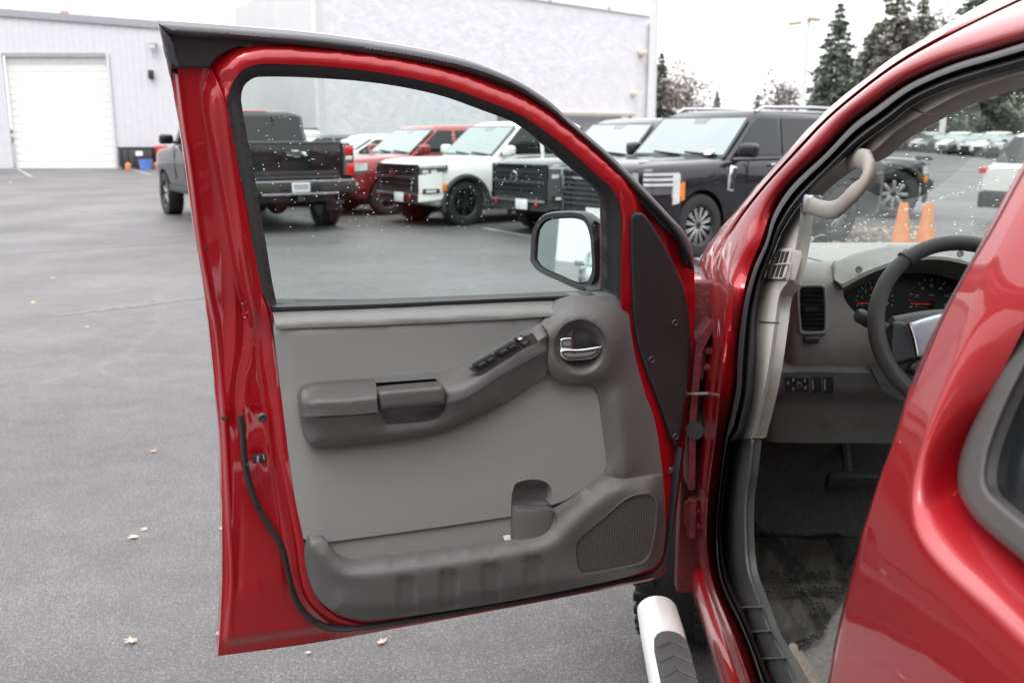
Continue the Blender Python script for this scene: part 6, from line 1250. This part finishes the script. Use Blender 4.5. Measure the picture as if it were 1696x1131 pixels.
def at_wheel(P, h, s, sg=1, ax='fa'):
    l = Vector((-h.y, h.x)); return Vector((P.x, P.y)) - h * s[ax] - l * (sg * (s['W'] - .02))
WA, WB_ = gp(772, 374), gp(1157, 427); STEP = (WB_ - WA) / 2
# ---- mid-size pickups (white, dark grey)
pk = dict(type='pickup', W=.93, xf=2.50, xr=-2.85, fa=1.60, ra=-1.60, r=.39, zb=.36, zh=1.13, zc=1.17, zbelt=1.20, zbed=1.22, zr=1.83, cab=(1.02, 0.30, -1.22, -1.36), win=(.95, -.18, -1.2), paint='white', flare=True, rim='six', lug=True, tw=.27)
def pickup_face(e, w, npt, s, dark=False):
    pt = P_[s['paint']]; zh = s['zh']
    gl = w('grille', -.66, .66, .62, zh - .10, .62, zh - .10, .03, M['black']); w('grille_frame', -.70, .70, zh - .10, zh - .045, zh - .10, zh - .045, .05, M['blackgloss'], gl)
    for z in (.72, .79, .91, .98): w('grille_bar', -.60, .60, z, z + .022, z, z + .022, .045, M['blackgloss'], gl, dep=.02)
    for t in (-.68, .68): w('grille_side', t - .03, t + .03, .58, zh - .08, .58, zh - .08, .05, M['blackgloss'], gl)
    w('grille_crossbar', -.66, .66, .845, .885, .845, .885, .055, M['rubber_grey'], gl)
    for sg in (1, -1):
        h = w('headlight', sg * .72, sg * 1.22, .90, zh - .07, .97, zh - .055, .022, M['lampdk']); w('lamp_strip', sg * .74, sg * 1.18, zh - .105, zh - .08, zh - .095, zh - .07, .032, M['lamp'], h)
        for a in (.78, .92): w('lamp_cell', sg * a, sg * (a + .10), .93, .985, .94, .99, .030, M['lamp'], h)
        w('bumper_corner', sg * .72, sg * 1.10, .60, .90, .60, .955, .045, pt); w('fog_recess', sg * .78, sg * 1.06, .585, .665, .60, .67, .055, M['black']); w('fog_lamp', sg * .84, sg * 1.0, .605, .645, .61, .65, .062, M['lamp'])
        w('lower_corner', sg * .70, sg * 1.16, .44, .60, .50, .60, .035, pt if not dark else M['dirty']); w('tow_hook', sg * .50, sg * .56, .50, .56, .50, .56, .07, mat('red tow hook', (0.45, .02, .02), .4, 0, .05, 8))
    w('bumper_bar', -.68, .68, .555, .585, .555, .585, .07, M['silver']); w('lower_bumper', -.72, .72, .42, .62, .42, .62, .03, M['dirty'])
    p, n = npt(0.0); box('number_plate', (p.x + .075, .24 if not dark else .20, .515), (.012, .30, .16), M['plate'], e, None, .003)
def emblem(e, npt, z, m, r=.085, text=None):
    p, n = npt(0.0); bm = bmesh.new(); add_lathe(bm, [(r * .80, 0), (r, .004), (r, .014), (r * .80, .018)], 28, 'x', (p.x + .055, 0, z), True); add_box(bm, (p.x + .066, 0, z), (.014, r * 2.5, r * .42)); return bm_obj('emblem', bm, m, e, 40)
e, w, npt, _ = vehicle('pickup_truck', pk, 'white pickup with black fender flares and dark wheels, nose towards the lot', 'pickup truck', 'vehicles in the nose-out row', at_wheel(WA, HD, pk), HD); pickup_face(e, w, npt, pk); emblem(e, npt, .92, mat('dark red badge', (.18, .02, .02), .4, 0, .05, 8), .07)
pg = dict(pk, paint='dgrey', r=.385, rim='five', lug=False, xf=2.62, W=.96, zh=1.18, zc=1.22, zbelt=1.24, zbed=1.25, zr=1.86); e, w, npt, _ = vehicle('pickup_truck', pg, 'dark grey pickup between the white pickup and the large black SUV', 'pickup truck', 'vehicles in the nose-out row', at_wheel(WA + STEP, HD, pg) - HD * .8, HD); pickup_face(e, w, npt, pg, True); emblem(e, npt, .94, M['chrome'], .09)
# ---- large black SUV
sv = dict(type='suv', W=1.0, xf=2.48, xr=-2.80, fa=1.54, ra=-1.54, r=.42, zb=.34, zh=1.21, zc=1.26, zbelt=1.29, zr=1.93, cab=(1.05, .38, -2.25, -2.62), win=(.95, -.12, -1.12, -2.35), paint='navy', rim='multi', handle='chrome', tw=.28, arch=1.13, tum=.80)
e, w, npt, body = vehicle('large_suv', sv, 'large black SUV with bright multi-spoke wheels and roof rails, nearest of the row', 'SUV', 'vehicles in the nose-out row', at_wheel(WB_, HD, sv), HD)
gl = w('grille', -.72, .72, .62, 1.10, .62, 1.10, .03, M['blackgloss'])
for i in range(6): w('grille_bar', -.68, .68, .67 + i * .068, .695 + i * .068, .67 + i * .068, .695 + i * .068, .05, M['chrome'] if i == 5 else M['rubber_grey'], gl, dep=.02)
for sg in (1, -1):
    w('grille_chrome', sg * .66, sg * .74, .52, 1.12, .56, 1.12, .062, M['chrome']); h = w('headlight', sg * .78, sg * 1.32, .84, 1.13, .86, 1.14, .02, M['lampdk'])
    for z in (1.085, 1.02, .955): w('light_bar', sg * .80, sg * 1.26, z, z + .032, z + .005, z + .037, .034, M['lamp'], h)
    w('light_return', sg * 1.16, sg * 1.27, .72, 1.09, .74, 1.10, .040, M['lamp'], h); w('side_marker', sg * 1.28, sg * 1.36, .76, .98, .78, 1.0, .030, M['amberm'], h); w('bumper_corner', sg * .74, sg * 1.30, .40, .80, .46, .82, .03, P_['navy']); w('fog_lamp', sg * .86, sg * 1.06, .50, .56, .50, .56, .045, M['chrome'])
    tube('roof_rail', [(.25, sg * .74, 1.90), (.10, sg * .74, 1.965), (-1.0, sg * .74, 1.975), (-2.05, sg * .74, 1.955), (-2.2, sg * .74, 1.89)], .024, M['silver'], e, 8)
    box('fender_vent', (.98, sg * 1.004, 1.02), (.13, .03, .34), M['chrome'], e, Matrix.Rotation(-.2, 3, 'Y'), .012); box('vent_insert', (.965, sg * 1.012, 1.02), (.08, .03, .28), M['black'], e, Matrix.Rotation(-.2, 3, 'Y'), .008); box('window_trim', (-.7, sg * .945, 1.283), (3.2, .03, .025), M['chrome'], e)
w('lower_bumper', -.74, .74, .40, .62, .40, .62, .035, M['black']); w('bumper_chrome', -.60, .60, .46, .50, .46, .50, .05, M['chrome']); p, n = npt(0); box('number_plate', (p.x + .06, 0, .56), (.012, .30, .16), M['plate'], e)
tube('hood_crease', [(2.25, .55, 1.222), (1.8, .6, 1.25), (1.2, .66, 1.275)], .02, P_['navy'], e, 8); tube('hood_crease', [(2.25, -.55, 1.222), (1.8, -.6, 1.25), (1.2, -.66, 1.275)], .02, P_['navy'], e, 8); box('inspection_sticker', (1.0, .6, 1.36), (.005, .12, .1), M['plate'], e, Matrix.Rotation(-.9, 3, 'Y'))
# ---- maroon SUV behind the white pickup, then the tops of three more
rsu = dict(type='suv', W=.97, xf=2.45, xr=-2.6, fa=1.5, ra=-1.45, r=.38, zb=.32, zh=1.10, zc=1.16, zbelt=1.19, zr=1.78, cab=(1.0, .25, -2.05, -2.5), win=(.9, -.15, -1.1, -2.2), paint='maroon', tw=.25)
e, w, npt, _ = vehicle('maroon_suv', rsu, 'maroon SUV between the black pickup tail and the white pickup', 'SUV', 'vehicles in the nose-out row', at_wheel(WA - STEP, HD, rsu), HD)
w('grille', -.6, .6, .6, .98, .6, .98, .03, M['black']); w('grille_chrome', -.68, -.60, .5, 1.0, .5, 1.0, .05, M['silver']); w('grille_chrome', .60, .68, .42, 1.0, .5, 1.0, .05, M['silver'])
for sg in (1, -1): h = w('headlight', sg * .70, sg * 1.22, .86, 1.02, .90, 1.04, .025, M['lamp']); w('lamp_bezel', sg * .72, sg * 1.15, .80, .86, .84, .90, .03, M['lampdk'], h); w('bumper_corner', sg * .68, sg * 1.2, .5, .80, .55, .84, .03, P_['maroon']); w('fog_lamp', sg * .75, sg * 1.02, .60, .66, .61, .67, .05, M['lamp'])
w('lower_bumper', -.66, .66, .36, .58, .36, .58, .035, M['dirty'])
sd = dict(type='sedan', W=.90, xf=2.3, xr=-2.35, fa=1.38, ra=-1.36, r=.33, zb=.22, zh=.84, zc=.98, zbelt=1.0, zr=1.50, cab=(1.05, .05, -1.25, -1.95), win=(.9, -.25, -1.55), paint='white', tw=.22, tum=.74)
def sedan_face(e, w, s):
    z = s['zh']
    gl = w('grille', -.45, .45, .42, z - .14, .42, z - .14, .025, M['black']); w('lower_bumper', -.7, .7, .26, .42, .26, .42, .03, M['black'])
    for sg in (1, -1): w('headlight', sg * .50, sg * 1.10, z - .22, z - .09, z - .12, z - .05, .02, M['lamp'])
for k, (lab, pn, dz) in enumerate((('white sedan whose roof shows left of the maroon SUV', 'white', .08), ('dark grey crossover with a sloping windshield second left of the maroon SUV', 'dgrey', .10), ('white crossover with a roof rack just right of the black pickup cab', 'offwhite', .20))):
    s = dict(sd, paint=pn, zr=1.50 + dz, zbelt=1.0 + dz * .5, zc=.98 + dz * .5); e, w, npt, _ = vehicle('parked_car', s, lab, 'car', 'vehicles in the nose-out row', at_wheel(WA - STEP * (2 + k), HD, s), HD); sedan_face(e, w, s)
    if k == 2:
        for sg in (1, -1): tube('roof_rail', [(-.1, sg * .6, s['zr'] + .02), (-1.2, sg * .6, s['zr'] + .03)], .02, M['black'], e, 8)
# ---- black pickup with its tail towards the camera
tk = dict(type='pickup', W=1.02, xf=3.0, xr=-2.95, fa=2.0, ra=-1.92, r=.42, zb=.50, zh=1.28, zc=1.36, zbelt=1.40, zbed=1.46, zr=2.02, cab=(1.35, .62, -.98, -1.12), win=(1.25, .15, -.98), paint='black', rim='five', lug=True, tw=.30, mirror='black', tum=.80)
HT = Vector((-.53, .848)).normalized(); o2 = at_wheel(gp(550, 372), HT, tk, -1, 'ra'); e, w, npt, body = vehicle('black_pickup', tk, 'black pickup with its tailgate towards the camera, seen through the door glass', 'pickup truck', 'trucks facing away', o2, HT); X = tk['xr']
tg = box('tailgate', (X - .012, 0, 1.155), (.06, 1.56, .56), P_['black'], e, None, .02); box('tailgate_cap', (X + .02, 0, 1.455), (.12, 1.62, .05), M['rubber_grey'], tg, None, .018); box('tailgate_recess', (X - .043, 0, .955), (.02, 1.46, .10), M['black'], tg, None, .006); box('tailgate_step', (X - .05, 0, .905), (.04, 1.50, .028), M['rubber_grey'], tg, None, .008)
for sg in (1, -1): prism('tailgate_swell', [(X - .043, sg * .22, 1.34), (X - .043, sg * .30, 1.39), (X - .043, sg * .74, 1.39), (X - .043, sg * .74, 1.10), (X - .043, sg * .26, 1.10)], (-.012, 0, 0), P_['black'], tg, .004)
bt = [(-.165, -.035), (-.165, .03), (-.06, .03), (-.055, .055), (.055, .055), (.06, .03), (.165, .03), (.185, -.035), (.06, -.035), (.055, -.06), (-.055, -.06), (-.06, -.035)]; bt = [(a - b * .25, b) for a, b in bt]
em = prism('emblem', [(X - .046, -a, 1.285 + b) for a, b in bt], (-.018, 0, 0), M['chrome'], tg, .003); prism('emblem_fill', [(X - .063, -a * .62, 1.285 + b * .5) for a, b in bt], (-.003, 0, 0), mat('badge dark fill', (.12, .10, .05), .3, .4, .05, 9), em)
for sg in (1, -1):
    tl = box('tail_light', (X + .02, sg * .925, 1.17), (.12, .19, .50), M['lampdk'], e, None, .02); bm = bmesh.new(); add_lathe(bm, [(.085, 0), (.085, -.02), (.06, -.03), (0, -.03)], 20, 'x', (X - .035, sg * .925, 1.33)); bm_obj('brake_lens', bm, M['tail'], tl); box('tail_lens', (X - .04, sg * .945, 1.02), (.03, .15, .20), M['tail'], tl, None, .012); box('reverse_lens', (X - .04, sg * .925, 1.20), (.02, .12, .07), M['lamp'], tl, None, .01)
bp = box('rear_bumper', (X - .10, 0, .74), (.22, 1.96, .20), M['dirty'], e, None, .03); box('bumper_top', (X - .11, 0, .842), (.20, 1.9, .025), M['silver'], bp, None, .008); box('plate_recess', (X - .205, 0, .745), (.02, .70, .17), M['black'], bp, None, .01); box('number_plate', (X - .222, 0, .745), (.012, .305, .155), M['plate'], bp, None, .004); box('plate_band', (X - .2295, 0, .785), (.003, .27, .03), mat('faded red print', (.5, .25, .25), .6, 0, .1, 30), bp); box('plate_digits', (X - .2295, 0, .74), (.003, .24, .045), mat('blue grey print', (.25, .35, .5), .6, 0, .5, 45), bp); box('bumper_step', (X - .12, 0, .64), (.18, 1.3, .03), M['silver'], bp, None, .008)
box('hitch', (X - .05, 0, .56), (.3, .09, .09), M['dirty'], e, None, .01); tube('rear_axle', [(tk['ra'], -.8, .42), (tk['ra'], .8, .42)], .06, M['dirty'], e, 10); bm = bmesh.new(); bmesh.ops.create_uvsphere(bm, u_segments=16, v_segments=10, radius=.19, matrix=Matrix.Translation((tk['ra'], 0, .42))); bm_obj('differential', bm, M['dirty'], e, 60); tube('exhaust', [(tk['ra'] - .4, -.6, .52), (X + .2, -.75, .50), (X + .08, -.85, .48)], .045, M['silver'], e, 10)
box('brake_light', (-.93, 0, 1.985), (.06, .42, .05), M['tail'], e, None, .012); box('cab_glass_divider', (-1.065, -.28, 1.66), (.02, .03, .5), M['black'], e); box('rear_seat', (-.9, .35, 1.5), (.1, .5, .2), M['dirty'], e)
for sg in (1, -1): box('mud_flap', (tk['ra'] - .48, sg * .86, .45), (.02, .28, .30), M['rubber'], e)
# ---- black off-road pickup beyond the windshield
jk = dict(type='pickup', W=.96, xf=2.15, xr=-2.45, fa=1.55, ra=-1.55, r=.46, zb=.58, zh=1.10, zc=1.16, zbelt=1.22, zbed=1.22, zr=1.84, cab=(.55, .2, -.95, -1.1), win=(.5, -.3, -.95), paint='black', flare=True, rim='steel', lug=True, tw=.33)
HJ = Vector((.93, -.37)).normalized(); e, w, npt, body = vehicle('off_road_truck', jk, 'black lifted off-road truck with bright steel wheels beyond the grab handle', 'truck', 'cars on the far lot', at_wheel(gp(1476, 362), HJ, jk, -1, 'fa'), HJ)
w('grille', -.5, .5, .72, 1.0, .72, 1.0, .03, M['blackgloss']); w('front_bumper', -.8, .8, .56, .70, .56, .70, .12, M['dirty'])
for sg in (1, -1): w('headlight', sg * .55, sg * .80, .84, 1.0, .84, 1.0, .035, M['lamp']); box('bar_end', (2.05, sg * .6, 1.13), (.3, .05, .05), M['dirty'], e)
# ---- white crossover at the right edge
xo = dict(type='suv', W=.92, xf=2.2, xr=-2.3, fa=1.35, ra=-1.35, r=.35, zb=.28, zh=.98, zc=1.04, zbelt=1.06, zr=1.66, cab=(.95, .15, -1.65, -2.15), win=(.85, -.2, -1.15, -1.85), paint='white', tw=.24)
HX = Vector((.93, .36)).normalized(); q = gp(1640, 384); e, w, npt, body = vehicle('white_crossover', xo, 'white crossover at the right edge, partly hidden by the red car', 'car', 'cars on the far lot', Vector((q.x + 1.25, q.y)) + HX * 2.15 + Vector((-HX.y, HX.x)) * .9, HX); X = xo['xr']
for sg in (1, -1): box('tail_light', (X + .12, sg * .80, .96), (.30, .22, .12), M['tail'], e, Matrix.Rotation(sg * .5, 3, 'Z'), .02); box('lower_cladding', (X + .22, sg * .80, .44), (.5, .22, .30), M['black'], e, Matrix.Rotation(sg * .4, 3, 'Z'), .04)
box('rear_bumper', (X + .02, 0, .46), (.12, 1.5, .30), M['black'], e, None, .04); box('number_plate', (X - .02, 0, .80), (.02, .3, .15), M['plate'], e)
# ---- far row
FC = [('offwhite', 'white compact at the left end of the far row'), ('silver', 'silver sedan second in the far row from the left'), ('white', 'white car third from the left of the far row'), ('silver', 'silver car right of the third white one in the far row'), ('black', 'black sedan near the foot of the pole in the far row'), ('white', 'white hatchback right of the black sedan in the far row'), ('dgrey', 'dark grey sedan beside the white hatchback in the far row'), ('silver', 'silver car after the dark grey sedan in the far row'), ('white', 'bright white car in the right half of the far row'), ('grey', 'blue grey car close to the right end of the far row'), ('dgrey', 'dark car second from the right end of the far row'), ('grey', 'blue grey car nearest the red pillar in the far row')]
A0, A1 = Vector(gp(1492, 249).xy), Vector(gp(1705, 268).xy); HF = Vector((-.72, -.69)).normalized()
for i, (pn, lab) in enumerate(FC):
    f = i / (len(FC) - 1); d0, d1 = A0.length, A1.length; P = A0.lerp(A1, f); s = dict(sd, paint=pn, zr=1.48 + .10 * (i % 3), det=0 if i < 9 else 1, zbelt=1.0 + .04 * (i % 3)); e, w, npt, _ = vehicle('far_car', s, lab, 'car', 'cars on the far lot', P - HF * 2.2, HF); sedan_face(e, w, s)
s = dict(sd, paint='silver'); e, w, npt, _ = vehicle('parked_car', s, 'silver car reflected in the door mirror', 'car', 'cars on the far lot', Vector((-25, -9.6)), Vector((.93, .37)).normalized()); sedan_face(e, w, s)
